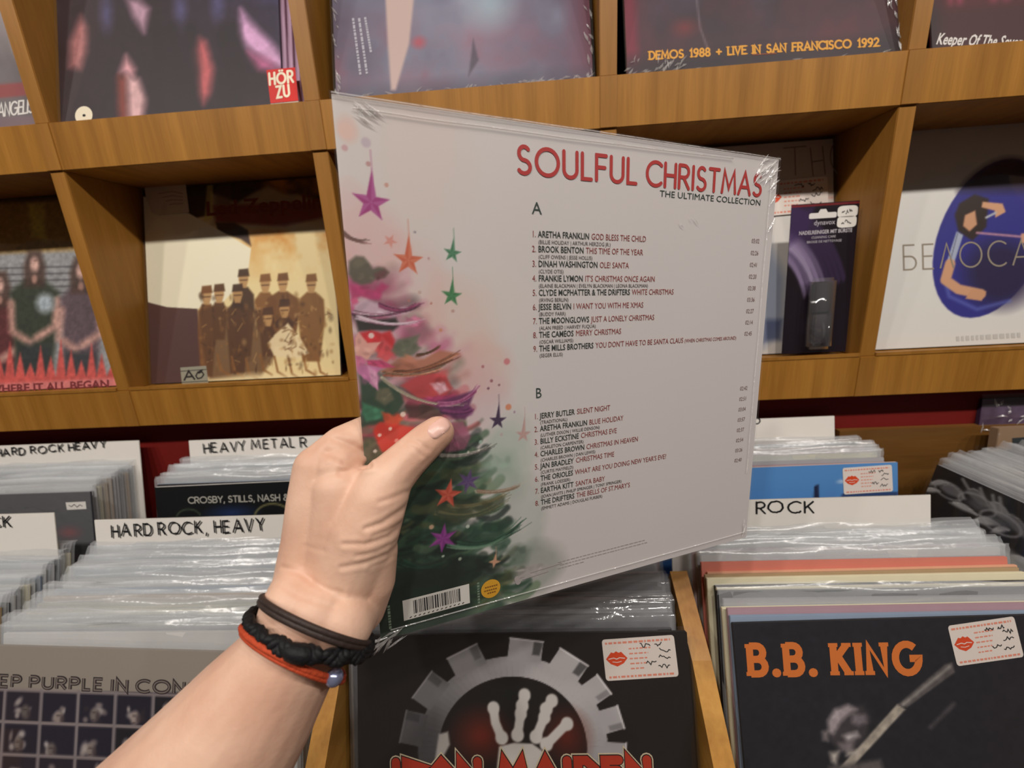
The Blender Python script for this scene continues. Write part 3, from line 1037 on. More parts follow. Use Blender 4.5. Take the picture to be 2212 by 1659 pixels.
typeset(g, 'dynavox', x0, y0, .0065, .0006, 0, width=.028)
x0, y0 = pk.xy(1725, 508)
typeset(g, 'NADELREINIGER MIT BÜRSTE', x0, y0, .0048, .0006, 0, width=.070, bold=.02)
x0, y0 = pk.xy(1752, 516)
typeset(g, 'CLEANING CARE', x0, y0, .003, .0006, 0, width=.032)
x0, y0 = pk.xy(1742, 526)
typeset(g, 'BROSSE DE NETTOYAGE', x0, y0, .003, .0006, 0, width=.046)
g.build('lettering', [ink((190, 184, 190))], pk.root)
for k, (px, py, w_, h_, tx) in enumerate(((1807, 471, .0265, .0150, 'DIN'), (1806, 493, .0255, .0150, '29.90'))):
    g = Geo()
    c = pk.xy(px, py)
    z_ = .0008
    g.add([(c[0] + w_ * (.5 + .5 * math.copysign(abs(math.cos(t)) ** .5, math.cos(t))), c[1] + h_ * (.5 + .5 * math.copysign(abs(math.sin(t)) ** .5, math.sin(t))), z_) for t in np.arange(24) * math.pi / 12], [tuple(range(24))], 0)
    rj = random.Random(k + 3)
    for b_ in range(3):
        stroke(g, [(c[0] + w_ * (.22 + .18 * b_ + .15 * j / 4), c[1] + h_ * (.5 + rj.uniform(-.2, .2))) for j in range(5)], .0009, z_ + .0002, 1, False)
    o = g.build('price_label', [M_CARD, M_INK], pk.root)
    o['label'] = 'white handwritten price label'
bx, by = pk.xy(1732, 754)
v, f = box_geo(bx, bx + .032, by, by + .098, .001, .016, .004)
link('blister', mesh_data('blister', v, f, [M_BLISTER], None, True), pk.root)
v, f = box_geo(bx + .004, bx + .028, by + .050, by + .092, .002, .012, .002)
br = link('brush', mesh_data('brush', v, f, [plain('black_brush', (30, 28, 30), .4)]), pk.root)
v, f = box_geo(bx + .007, bx + .025, by + .006, by + .050, .003, .010, .0015)
link('brush_bristles', mesh_data('brush_bristles', v, f, [plain('dark_bristles', (54, 50, 52), .9)]), br)

# ------------------------------------------------------------------ record bins
bins = empty('record_browser', (0.55, -0.40, -1.4))
tag(bins, 'wooden browser with slanted dividers holding rows of records', 'record bin')


def bprism(name, prof, x0, x1, m):
    l = bins.location
    n = len(prof)
    v = [(x0 - l.x, y - l.y, z - l.z) for y, z in prof] + [(x1 - l.x, y - l.y, z - l.z) for y, z in prof]
    f = [tuple(range(n)), tuple(range(2 * n - 1, n - 1, -1))] + [(i, i + n, (i + 1) % n + n, (i + 1) % n) for i in range(n)]
    me = mesh_data(name, v, f, [m])
    bm = bmesh.new()
    bm.from_mesh(me)
    bmesh.ops.recalc_face_normals(bm, faces=bm.faces)
    bm.to_mesh(me)
    bm.free()
    return link(name, me, bins)


DIV = (-.325, .047, .424, .782, 1.150)
for x in DIV:
    tall = abs(x - .782) < .01 or abs(x - .424) < .01
    bprism('bin_divider', [(.020, -.20), (-.06, -.22)] + ([(-.165, -.22), (-.20, -.124)] if tall else [(-.20, -.24)]) + [(-.268, -.168 if tall else -.185), (-.338, -.235), (-.40, -.36), (-.40, -.62), (.020, -.62)], x - .009, x + .009, M_BIN)
bprism('bin_back', [(.021, -.62), (.033, -.62), (.033, -.19), (.021, -.19)], -.6, 1.098, M_BACKW)
bprism('corner_panel', [(.022, -.62), (.033, -.62), (.033, -.062), (.022, -.062)], 1.099, 1.75, M_BACKW)
bprism('bin_floor', [(-.40, -.50), (.020, -.42), (.020, -.44), (-.40, -.52)], -.334, 1.159, M_BACKW)
bprism('side_bin_floor', [(-.40, -.445), (.020, -.445), (.020, -.46), (-.40, -.46)], 1.16, 1.46, M_BACKW)
bprism('side_bin_end', [(-.40, -.62), (-.385, -.62), (-.385, -.34), (-.40, -.34)], 1.16, 1.46, M_BIN)
bprism('bin_front', [(-.42, -1.0), (-.42, -.42), (-.401, -.42), (-.401, -1.0)], -.6, 1.75, M_BIN)
bprism('plinth', [(-.38, -1.4), (-.38, -.99), (.03, -.99), (.03, -1.4)], -.6, 1.75, M_BACKW)

# shared meshes for the records standing in the bins
BV, BF = box_geo(0, S, 0, S, -.0034, 0, .0004)
_edge_mesh = mesh_data('sleeve', BV, BF, [board((200, 200, 200))])


def bag_mesh(seed, lift):
    r = np.random.default_rng(seed)
    nx = 22
    x = np.linspace(-.004, S + .004, nx)
    vv, ff = [], []
    for side, z0 in ((0, .0006), (1, -.0040)):
        for j, (yy, am) in enumerate(((0.0, 0), (S * .8, .0003), (S + .001, .0006), (S + lift * .55, .0010), (S + lift * .85, .0014), (S + lift, .0016))):
            w_ = am * (np.sin(x * r.uniform(18, 40) + r.uniform(0, 6)) + .6 * np.sin(x * r.uniform(50, 110) + r.uniform(0, 6)))
            hh = .0012 * np.sin(x * r.uniform(15, 50) + r.uniform(0, 6)) if j > 3 else 0 * x
            w_ = w_ - (0, 0, 0, 0, .0013, .0040)[j] * (1 + .5 * np.sin(x * r.uniform(10, 30) + r.uniform(0, 6)))
            b0 = len(vv)
            vv += [(x[i], yy + hh[i], z0 + w_[i]) for i in range(nx)]
            if j:
                ff += [(b0 - nx + i, b0 - nx + i + 1, b0 + i + 1, b0 + i) for i in range(nx - 1)]
    return mesh_data('plastic_sleeve', vv, ff, [M_BAG], None, True)


BAGS = [bag_mesh(50 + k, l) for k, l in enumerate((.010, .013, .016, .012, .015, .009))]
ORD = ['zeroth', 'first', 'second', 'third', 'fourth', 'fifth', 'sixth', 'seventh', 'eighth', 'ninth', 'tenth', 'eleventh', 'twelfth', 'thirteenth', 'fourteenth', 'fifteenth', 'sixteenth',
       'seventeenth', 'eighteenth', 'nineteenth', 'twentieth', 'twenty-first', 'twenty-second', 'twenty-third', 'twenty-fourth', 'twenty-fifth', 'twenty-sixth', 'twenty-seventh']


def frame_M(o, e, u):
    n_ = np.cross(e, u)
    return Matrix([[e[i], u[i], n_[i], o[i]] for i in range(3)] + [[0, 0, 0, 1]])


def stack(x0, ys, zs, lean, cols, behind, group, bagp=1.0, jx=.004, seed=1, bag=None, lift={}):
    """records one behind the other; ys/zs = tops, from front to back"""
    r = random.Random(seed)
    e, u = lean_frame(lean)
    n = len(ys)
    for k in range(n):
        rgb, word, *bare = cols[k % len(cols)]
        o = bpy.data.objects.new('record_album', _edge_mesh)
        COL.objects.link(o)
        o.material_slots[0].link = 'OBJECT'
        o.material_slots[0].material = board(rgb)
        dz = r.uniform(-.003, .003) + lift.get(k, 0)
        top = np.array([x0 + r.uniform(-jx, jx), ys[k], zs[k] + dz])
        tilt = r.uniform(-.006, .006)
        e2 = np.array([math.cos(tilt), 0, math.sin(tilt)])
        n2 = np.cross(e2, u)
        n2 /= np.linalg.norm(n2)
        u2 = np.cross(n2, e2)
        o.matrix_world = frame_M(top - S * u2, e2, u2)
        if not bare:
            b_ = bpy.data.objects.new('plastic_sleeve', BAGS[r.randrange(len(BAGS))])
            COL.objects.link(b_)
            b_.parent = o
            if bag:
                b_.material_slots[0].link = 'OBJECT'
                b_.material_slots[0].material = bag
        tag(o, '%s record%s, %s behind the %s' % (word, '' if bare else ' in clear sleeve', ORD[k + 1], behind), 'record', group)


def seq(a, b, n):
    return [a + (b - a) * k / max(1, n - 1) for k in range(n)]


WH, GR, CR, DK = ((206, 204, 202), 'white edged'), ((164, 164, 168), 'grey edged'), ((222, 214, 184), 'cream edged'), ((46, 44, 48), 'dark edged')
MV, PE, IV = ((170, 140, 150), 'mauve edged'), ((222, 170, 140), 'peach edged'), ((232, 224, 196), 'ivory edged')
BL, PK, RD, TN = ((140, 156, 178), 'bluish'), ((214, 176, 176), 'pink edged'), ((206, 124, 108), 'red edged'), ((176, 150, 116), 'tan edged')
LG = math.radians(17)
LB = math.radians(12)
# front stacks (edge colour, word, 0 = no outer sleeve)
N_ = lambda c: (c[0], c[1].replace('edged', 'spined'), 0)
stack(.066, seq(-.258, -.152, 19), seq(-.139, -.118, 19), LG, [WH, GR, CR, WH, CR, CR, N_(CR), N_(TN), GR, N_(BL), WH, WH, GR, BL, WH, BL, GR, PK, WH], 'photo grid cover', 'records in the left front bin', seed=2)
stack(-.292, seq(-.262, -.152, 17), seq(-.139, -.118, 17), LG, [WH, GR, DK, WH, CR, TN, DK, WH, GR, CR, WH, BL], 'leftmost bin front', 'records in the leftmost front bin', seed=3)
stack(.445, seq(-.257, -.150, 18), seq(-.140, -.120, 18), LG, [DK, DK, N_(DK), GR, DK, DK, GR, DK, N_(DK), GR, WH, GR, WH], 'cogwheel cover', 'records in the middle front bin', seed=4, bag=M_BAGD)
stack(.811, seq(-.252, -.158, 17), seq(-.134, -.117, 17), LG, [N_(BL), N_(MV), N_(CR), GR, N_(DK), N_(IV), N_(DK), N_(CR), N_(TN), N_(PE), N_(RD), GR, WH, N_(TN), PK, WH, GR], 'orange lettered cover', 'records in the right front bin', seed=5, lift={10: .006, 5: .003, 4: .002})
# rear stacks
stack(.064, seq(-.054, .006, 10), seq(-.077, -.071, 10), LB, [N_(DK), BL, GR, WH, TN, WH, BL, WH, GR], 'silver lettered cover', 'records in the left rear bin', seed=6)
stack(-.345, seq(-.060, .006, 11), seq(-.078, -.071, 11), LB, [GR, WH, CR, TN, TN, GR, WH, GR, TN], 'dark cover with a tiny sticker', 'records in the far left rear bin', seed=7)
stack(.797, seq(-.058, .008, 13), seq(-.079, -.070, 13), LB, [N_(TN), N_(MV), N_(GR), N_(BL), WH, CR, N_(PK), CR, N_(PK), N_(TN), N_(DK), GR, N_(TN), GR], 'sky blue cover', 'records in the right rear bin', seed=8)
stack(.440, seq(-.060, .004, 8), seq(-.078, -.068, 8), LB, [DK, GR, WH, TN], 'held record in the middle', 'records in the middle rear bin', seed=9)


def bin_cover(x0, ytop, ztop, lean, rgb, roll=0.0, wd=S):
    e, u = lean_frame(lean)
    n_ = np.cross(e, u)
    c, q_ = math.cos(roll), math.sin(roll)
    e, u = e * c + u * q_, u * c - e * q_
    top = np.array([x0, ytop, ztop])
    return Sleeve('record_album', top - u * wd, e, u, rgb, wd, wd)


# front cover, middle bin: cogwheel and skeleton hand
sl = bin_cover(.452, -.2665, -.136, math.radians(19), (30, 26, 26), 0)
a = Art(300, 300, (27, 21, 20))
a.mix(fbm(a.u, a.v, 5, 81) * .5, (40, 28, 22))
gc = (1108, 1618)


def gp(r_, t_, sx_=1.0):
    return sl.uv(gc[0] + r_ * math.cos(math.radians(t_)) * 1.0, gc[1] - r_ * .98 * math.sin(math.radians(t_)))


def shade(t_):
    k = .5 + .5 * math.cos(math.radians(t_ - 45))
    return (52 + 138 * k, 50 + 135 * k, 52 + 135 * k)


ring = [gp(206, t) for t in range(0, 361, 6)]
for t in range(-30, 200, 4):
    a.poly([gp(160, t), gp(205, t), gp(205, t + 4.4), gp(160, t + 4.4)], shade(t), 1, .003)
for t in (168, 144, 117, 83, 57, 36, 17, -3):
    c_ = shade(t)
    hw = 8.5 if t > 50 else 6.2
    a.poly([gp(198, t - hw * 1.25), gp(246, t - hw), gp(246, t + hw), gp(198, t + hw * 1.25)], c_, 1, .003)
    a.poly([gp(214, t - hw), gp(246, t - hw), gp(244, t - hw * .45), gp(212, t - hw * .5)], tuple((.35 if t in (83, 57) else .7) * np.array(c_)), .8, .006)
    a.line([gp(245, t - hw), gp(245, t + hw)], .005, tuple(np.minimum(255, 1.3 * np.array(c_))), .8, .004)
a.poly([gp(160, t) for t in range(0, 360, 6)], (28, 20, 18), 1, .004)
a.blob(*sl.uv(1040, 1590), .11, .10, (128, 38, 18), .75, .9)
a.blob(*sl.uv(1225, 1590), .09, .10, (112, 34, 18), .75, .9)
a.blob(*sl.uv(1110, 1500), .12, .05, (20, 22, 18), .7, .9)
for ps in (((1066, 1528), (1070, 1560), (1084, 1594)), ((1133, 1500), (1128, 1525)), ((1125, 1540), (1118, 1588)), ((1192, 1512), (1180, 1532)), ((1176, 1548), (1158, 1592)), ((1225, 1562), (1180, 1608))):
    pu = sl.P(*ps)
    a.line(pu, .027, (206, 200, 196), 1, .006)
    a.line([pu[0], (pu[0][0], pu[0][1] + .003)], .036, (206, 200, 196), 1, .006)
    a.line([pu[-1], (pu[-1][0], pu[-1][1] - .002)], .038, (206, 200, 196), 1, .006)
a.poly(sl.P((1078, 1612), (1110, 1604), (1150, 1606), (1172, 1622), (1180, 1690), (1070, 1690)), (200, 194, 190), 1, .006)
a.poly(sl.P((948, 1585), (968, 1580), (972, 1608), (955, 1640), (940, 1640)), (170, 164, 160), 1, .008)
a.build('front_cover', S, S, sl.root, .0003, M_PRINTG)
g = Geo()
GI = dict(G)
G['O'] = (.7, [[(.35, 0), (0, .5), (.35, 1), (.7, .5), (.35, 0)]])
G['D'] = (.62, [[(0, 0), (0, 1), (.3, 1), (.62, .6), (.62, .4), (.3, 0), (0, 0)]])
G['R'] = (.62, [[(0, 0), (0, 1), (.6, .78), (.0, .48), (.62, -.12)]])
b0, b1 = sl.xy(856, 1690), sl.xy(1400, 1686)
MITRE[0] = 2.3
for wd_, m_, z_ in ((.0118, 0, .0006), (.0098, 1, .0008), (.0080, 2, .0010)):
    write(g, 'IRON MAIDEN', b0, b1, .0185, wd_, z_, m_, .38, .5, caps=True)
G.update({k: GI[k] for k in 'ODR'})
g.build('lettering', [ink((206, 190, 160)), ink((30, 16, 14)), ink((176, 52, 30))], sl.root)
c = sl.xy(1309, 1470)
cr_ = sl.xy(1466, 1460)
price_sticker(sl, c, cr_[0] - c[0], .037, math.atan2(cr_[1] - c[1], cr_[0] - c[0]), .0008, 'white price sticker with an orange lip print', 2)
sl.film('plastic_sleeve', M_CLEAR, z=.002, top=.006, seed=22, amp=.0004)
tag(sl.root, 'black record cover with a grey cogwheel and skeleton hand, middle front bin', 'record')

# front cover, right bin: orange capitals
sl = bin_cover(.812, -.2590, -.135, math.radians(18), (34, 32, 36), .015, .318)
a = Art(260, 260, (27, 26, 33))
a.mix(fbm(a.u, a.v, 4, 91) * .5, (36, 36, 42))
a.mix(np.clip((a.u - .5) * 2, 0, 1) * .5, (36, 24, 30))
a.poly(sl.P((1812, 1659), (1838, 1659), (1955, 1532), (1938, 1520)), (170, 160, 148), 1, .006)
a.poly(sl.P((1938, 1522), (2040, 1435), (2056, 1430), (2062, 1452), (1958, 1528)), (86, 80, 80), 1, .006)
a.line(sl.P((1950, 1522), (2050, 1440)), .008, (150, 144, 140), .8, .008)
for pts, c in ((((1786, 1560), (1800, 1532), (1830, 1520), (1865, 1526), (1880, 1550), (1872, 1590), (1845, 1620), (1805, 1615), (1790, 1590)), (62, 56, 60)),
               (((1788, 1555), (1803, 1532), (1832, 1522), (1850, 1532), (1830, 1545), (1815, 1560), (1800, 1585), (1790, 1580)), (178, 166, 170)),
               (((1840, 1540), (1868, 1545), (1872, 1560), (1855, 1568), (1840, 1560)), (120, 110, 116)),
               (((1820, 1588), (1850, 1580), (1856, 1590), (1830, 1602)), (190, 182, 184)),
               (((1812, 1605), (1845, 1600), (1840, 1622), (1818, 1622)), (128, 118, 122)),
               (((1776, 1580), (1788, 1578), (1788, 1600), (1778, 1598)), (150, 140, 140)),
               (((1792, 1625), (1812, 1622), (1806, 1650), (1796, 1645)), (200, 190, 182)),
               (((1830, 1622), (1860, 1618), (1850, 1632), (1828, 1632)), (190, 180, 172)),
               (((1790, 1655), (1900, 1640), (1925, 1700), (1780, 1700)), (96, 90, 90))):
    a.poly(sl.P(*pts), c, .95, .016)
a.line(sl.P((2010, 1570), (2060, 1520)), .010, (92, 84, 88), .7, .012)
a.speckle(.2, 60, 9)
a.build('front_cover', sl.wd, sl.ht, sl.root, .0003, M_PRINT)
g = Geo()
b0, b1 = sl.xy(1622, 1455), sl.xy(1985, 1452)
MITRE[0] = 1.5
write(g, 'B.B. KING', b0, b1, .0252, .0064, .0006, 0, .42, .45, serif=.0042, caps=False)
MITRE[0] = 2.3
g.build('lettering', [ink((214, 116, 50))], sl.root)
c, c2 = sl.xy(2066, 1438), sl.xy(2208, 1418)
price_sticker(sl, c, (c2[0] - c[0]) * 1.02, .036, math.atan2(c2[1] - c[1], c2[0] - c[0]), .0008, 'white price sticker with an orange lip print', 7)
sl.film('plastic_sleeve', M_CLEAR, z=.002, top=.007, seed=25, amp=.0006)
tag(sl.root, 'black record cover with large orange capitals and a guitarist, right front bin', 'record')

# front cover, left bin: photo grid
sl = bin_cover(.062, -.270, -.139, math.radians(18), (150, 142, 134), -.035)
a = Art(220, 220, (150, 140, 130))
gx = [sl.uv(x, 1560)[0] for x in (-110, -20, 85, 195, 320, 430, 540, 640)]
a.poly(sl.P((-150, 1488), (700, 1500), (700, 1800), (-150, 1790)), (30, 24, 38), 1, .005)
ys_ = [.265, .43, .60, .77, .93]
yv = [sl.uv(100, y)[1] for y in (1492, 1562, 1633, 1705, 1775)]
cells = []
cw = .125
for j in range(5):
    for i in range(9):
        u0, v0 = .005 + i * cw - .04, yv[0] + j * (yv[1] - yv[0])
        v1 = v0 + (yv[1] - yv[0])
        r = random.Random(i * 7 + j)
        a.poly([(u0, v0), (u0 + cw, v0), (u0 + cw, v1), (u0, v1)], r.choice([(28, 24, 40), (36, 28, 42), (24, 20, 30)]), 1, .004)
        cu_, cv_ = u0 + cw * r.uniform(.35, .6), v0 + .07 + r.uniform(-.02, .02)
        k_ = r.uniform(.55, 1.1)
        a.blob(cu_ + r.uniform(-.015, .015), cv_ + .055, .055, .04, (92 * k_, 80 * k_, 80 * k_), .85, .7)
        for _ in range(5):
            a.blob(cu_ + r.uniform(-.03, .03), cv_ + r.uniform(-.035, .02), r.uniform(.008, .02), r.uniform(.01, .028), r.choice([(196, 184, 178), (150, 136, 132), (50, 40, 46), (214, 204, 198)]), .75, .7, r.uniform(-.8, .8))
        a.blob(cu_, cv_, .020, .028, (176 * k_, 160 * k_, 154 * k_), .95, .5)
        a.blob(cu_ + .012, cv_ + .004, .012, .024, (64, 52, 56), .75, .7)
        a.blob(cu_ - .002, cv_ - .006, .012, .004, (60, 48, 50), .7, .7)
        a.blob(cu_ - .002, cv_ + .014, .008, .003, (70, 52, 52), .7, .7)
for j in range(6):
    v0 = yv[0] + j * (yv[1] - yv[0])
    a.line([(0, v0), (1, v0)], .010, (140, 128, 128), 1, .005)
for i in range(9):
    u0 = .005 + i * cw - .04
    a.line([(u0, yv[0]), (u0, 1)], .011, (132, 122, 124), 1, .005)
a.build('front_cover', S, S, sl.root, .0003, M_PRINT)
g = Geo()
b0, b1 = sl.xy(-55, 1480), sl.xy(398, 1497)
write(g, 'DEEP PURPLE IN CON', b0, b1, .0108, .0034, .0006, 0, .30, .35, caps=False)
tw_ = (b1[0] - b0[0])
e_ = (np.array(b1) - np.array(b0)) / np.hypot(*(np.array(b1) - np.array(b0)))
write(g, 'CERT', np.array(b1) + e_ * .004, np.array(b1) + e_ * .052, .0108, .0034, .0006, 0, .30, .35, caps=False)
write(g, 'DEEP PURPLE IN CON', b0, b1, .0108, .0012, .0008, 1, .30, .35, caps=False)
g.build('lettering', [ink((52, 42, 44)), ink((124, 112, 106))], sl.root)
sl.film('plastic_sleeve', M_CLEAR, z=.002, top=.010, seed=28, amp=.0012)
tag(sl.root, 'grey record cover with a grid of small dark photos, left front bin', 'record')

# rear left: black cover with silver capitals
sl = bin_cover(.073, -.064, -.074, LB, (220, 218, 214), .012)
a = Art(160, 160, (22, 24, 26))
a.blob(*sl.uv(500, 1108), .16, .05, (36, 54, 100), .8, .9)
a.line([sl.uv(590 + 40 * math.cos(t), 1118 - 30 * math.sin(t)) for t in np.linspace(.3, 3, 14)], .008, (130, 126, 84), .8, .006)
a.line([sl.uv(408 + 26 * math.cos(t), 1118 - 18 * math.sin(t)) for t in np.linspace(.3, 3, 14)], .006, (80, 96, 70), .7, .006)
a.build('front_cover', S, S, sl.root, .0003, M_PRINTG)
g = Geo()
b0, b1 = sl.xy(408, 1087), sl.xy(700, 1078)
write(g, 'CROSBY, STILLS, NASH & YOUNG', b0, b1, .0088, .0016, .0006, 0, .18, .4)
g.build('lettering', [ink((166, 164, 156))], sl.root)
tag(sl.root, 'black record cover with thin silver capitals, behind the HARD ROCK card', 'record')

# rear far left: dark cover with a small sticker
sl = bin_cover(-.335, -.072, -.074, LB, (70, 72, 78), 0)
a = Art(90, 90, (50, 50, 56))
a.mix(fbm(a.u, a.v, 5, 95) * .6, (34, 32, 36))
a.blob(*sl.uv(150, 1150), .08, .04, (120, 34, 40), .8, .8)
a.build('front_cover', S, S, sl.root, .0003, M_PRINTG)
g = Geo()
P = [sl.xy(*p) for p in ((143, 1085), (186, 1083), (188, 1099), (146, 1101))]
g.add([(*p, .0008) for p in P], [(3, 2, 1, 0)], 0)
stroke(g, [sl.xy(150, 1091), sl.xy(156, 1094), sl.xy(162, 1089), sl.xy(168, 1095), sl.xy(174, 1090), sl.xy(180, 1093)], .001, .001, 1, False)
b = g.build('price_sticker', [M_CARD, M_INK], sl.root)
b['label'] = 'small white price sticker'
sl.film('plastic_sleeve', M_BAGD, z=.002, top=.009, seed=31, amp=.0008)
tag(sl.root, 'dark record cover with a tiny white price sticker, far left rear bin', 'record')

# rear right: sky blue cover
sl = bin_cover(.797, -.065, -.074, LB, (210, 190, 176), .005)
a = Art(140, 140, (86, 140, 200))
a.mix(np.clip(a.v * 4 - .2, 0, 1) * .6, (64, 112, 178))
a.poly(sl.P((1756, 1098), (1758, 1050), (1768, 1046), (1770, 1098)), (34, 40, 66), 1, .006)
a.poly(sl.P((1790, 1098), (1795, 1078), (1802, 1078), (1808, 1098)), (44, 54, 90), 1, .006)
a.poly(sl.P((1812, 1098), (1818, 1066), (1940, 1062), (1940, 1098)), (40, 52, 90), .8, .006)
a.blob(*sl.uv(1818, 1040), .03, .012, (190, 210, 230), .8, .8)
a.build('front_cover', S, S, sl.root, .0003, M_PRINTG)
c, c2 = sl.xy(1822, 1068), sl.xy(1928, 1061)
price_sticker(sl, c, c2[0] - c[0], .036, math.atan2(c2[1] - c[1], c2[0] - c[0]), .0008, 'white price sticker with an orange lip print', 9)
tag(sl.root, 'sky blue record cover with a price sticker, behind the ROCK card', 'record')

# ------------------------------------------------------------------ handwritten divider cards


def card(px_l, px_r, ytop, ztop, text, tp0, tp1, th, label, lean=LB, dbl=.0022, wd=.0016, xl=None, xr=None, jit=.08):
    e, u = lean_frame(lean)
    x0 = xl if xl is not None else px_l
    wdt = (xr if xr is not None else px_r) - x0
    c = Sleeve('divider_card', np.array([x0, ytop, ztop]) - u * .345, e, u, (226, 222, 214), wdt, .345, .0012, M_CARD)
    tag(c.root, label, 'divider card', 'handwritten divider cards in the record bins')
    g_ = Geo()
    write(g_, text, c.xy(*tp0), c.xy(*tp1), th, wd, .0005, 0, .32, .35, jit=jit, double=dbl)
    g_.build('lettering', [M_INK], c.root)
    return c


card(0, 0, -.143, -.0765, 'HARD ROCK, HEAVY', (243, 1159), (570, 1146), .0150, 'white card lettered HARD ROCK, HEAVY standing in the left front bin', xl=.064, xr=.372)
card(0, 0, -.150, -.060, 'ROCK', (-75, 1140), (24, 1136), .013, 'white card ending in K at the left edge, leftmost front bin', xl=-.300, xr=.024)
card(0, 0, -.143, -.0745, 'ROCK', (1632, 1108), (1757, 1106), .0130, 'white card lettered ROCK standing in the right front bin', xl=.790, xr=1.084, dbl=.0007, wd=.0017)
card(0, 0, .018, -.034, 'HEAVY METAL R', (440, 978), (662, 963), .0150, 'white card lettered HEAVY METAL in the left rear bin', xl=.066, xr=.374)
card(0, 0, .018, -.030, 'HARD ROCK HEAVY', (-8, 986), (228, 966), .0115, 'white card lettered HARD ROCK HEAVY in the far left rear bin', xl=-.335, xr=-.018, wd=.0016)
card(0, 0, .020, -.0355, 'POP AND', (1540, 922), (1641, 914), .009, 'white card with nearly all its lettering hidden, right rear bin', xl=.79, xr=1.086, dbl=0, wd=.0018)

# ------------------------------------------------------------------ corner bin on the right: records facing left
lean_e = math.radians(9)
eE = np.array([0.02, -1.0, 0.0])
eE /= np.linalg.norm(eE)
uE = np.array([math.sin(lean_e), 0, math.cos(lean_e)])
uE -= eE * (uE @ eE)
uE /= np.linalg.norm(uE)
topE = np.array([1.205, -.024, -.099])
sl = Sleeve('record_album', topE - uE * S, eE, uE, (150, 152, 156))
a = Art(190, 190, (34, 32, 34))
r = random.Random(12)
for (x0, y0, x1, y1, bw, c) in ((2005, 1048, 2050, 1044, 8, 190), (1992, 1060, 2030, 1062, 7, 210), (2030, 1052, 2085, 1078, 16, 130), (2050, 1085, 2110, 1112, 9, 200), (2085, 1060, 2140, 1100, 20, 120), (2100, 1125, 2160, 1135, 12, 205),
                                (2130, 1090, 2190, 1130, 22, 140), (2140, 1150, 2180, 1145, 9, 215), (2160, 1110, 2240, 1180, 24, 110), (2095, 1150, 2215, 1240, 14, 190), (2150, 1225, 2230, 1280, 16, 170), (2110, 1180, 2140, 1200, 8, 200), (2180, 1200, 2240, 1230, 10, 220)):
    pts = []
    for q_ in np.linspace(0, 1, 7):
        pts.append((x0 + (x1 - x0) * q_, y0 + (y1 - y0) * q_ - bw * math.sin(math.pi * q_)))
    for q_ in np.linspace(1, 0, 7):
        pts.append((x0 + (x1 - x0) * q_, y0 + (y1 - y0) * q_ + bw * .35 * math.sin(math.pi * q_)))
    a.poly(sl.P(*pts), (c, c, c + 2), .9, .012)
    a.line(sl.P(*pts[1:7]), .006, (min(255, c + 50),) * 3, .8, .006)
for (x0, y0, x1, y1) in ((2080, 1035, 2092, 1055), (2118, 1055, 2126, 1075), (2145, 1070, 2150, 1100), (2160, 1075, 2165, 1105)):
    a.line(sl.P((x0, y0), (x1, y1)), .012, (150, 150, 150), .9, .008)
a.line(sl.P((2000, 1000), (2010, 1040)), .010, (150, 150, 150), .9, .008)
for (x, y, rr) in ((2050, 1060, .06), (2110, 1090, .07), (2160, 1130, .07)):
    cu_, cv_ = sl.uv(x, y)
    a.line([(cu_ + rr * math.cos(t), cv_ + rr * .55 * math.sin(t)) for t in np.linspace(0, 6.3, 24)], .008, (170, 170, 174), .8, .008)
    a.blob(cu_, cv_, rr * .8, rr * .45, (112, 112, 118), .7, .7)
a.line(sl.P((2110, 1160), (2212, 1230)), .06, (196, 196, 190), .9, .03)
a.line(sl.P((2150, 1250), (2212, 1300)), .05, (150, 150, 148), .9, .03)
a.build('front_cover', S, S, sl.root, .0003, M_PRINTG)
sl.film('plastic_sleeve', M_CLEAR, z=.002, top=.006, seed=33, amp=.0008)
tag(sl.root, 'black record cover with chrome swirls facing left, right edge', 'record')
for k in range(16):
    o = bpy.data.objects.new('record_album', _edge_mesh)
    COL.objects.link(o)
    o.material_slots[0].link = 'OBJECT'
    rgb, word = [GR, WH, GR, WH, GR, DK, CR, WH][k % 8]
    o.material_slots[0].material = board(rgb)
    t = topE + np.array([.0065 * (k + 1), r.uniform(-.004, .004), r.uniform(-.002, .004) + .0012 * k])
    o.matrix_world = frame_M(t - uE * S, eE, uE)
    b_ = bpy.data.objects.new('plastic_sleeve', BAGS[r.randrange(len(BAGS))])
    COL.objects.link(b_)
    b_.parent = o
    tag(o, '%s record in clear sleeve, %s behind the chrome swirls cover' % (word, ORD[k + 1]), 'record', 'records in the corner bin at the right edge')

# plastic wrapped records at the far right
eF, uF = lean_frame(math.radians(5))
t0_ = on_y(2122, 862, .030)
o2 = Sleeve('record_album', t0_ - uF * .21, eF, uF, (58, 40, 60), .2, .21, .006)
a = Art(60, 60, (70, 50, 72))
a.mix(np.clip(fbm(a.u, a.v, 6, 99) * 2 - .8, 0, 1), (124, 104, 134))
a.build('front_cover', .2, .21, o2.root, .0003, M_PRINTG)
o2.film('plastic_sleeve', M_WRAP, z=.003, top=.008, amp=.0025, seed=40)
film_creases(o2, [(random.uniform(0, .1), random.uniform(.14, .21), random.uniform(0, 3)) for _ in range(30)], seed=5, ln=.016, wd=.002, z=.004)
tag(o2.root, 'purple record in crinkled clear film standing under the shelf, far right', 'record')
t0_ = on_y(2158, 926, -.005)
o = Sleeve('record_album', t0_ - uF * .2, eF, uF, (150, 122, 96), .2, .2, .012)
g = Geo()
P = [o.xy(*p, 0) for p in ((2186, 946), (2270, 940), (2270, 1010), (2188, 1010))]
g.add([(*p, .0006) for p in P], [(3, 2, 1, 0)], 0)
g.build('label_panel', [ink((46, 52, 56))], o.root)
o.film('plastic_sleeve', M_CLEAR, z=.002, top=.004, amp=.001, seed=41)
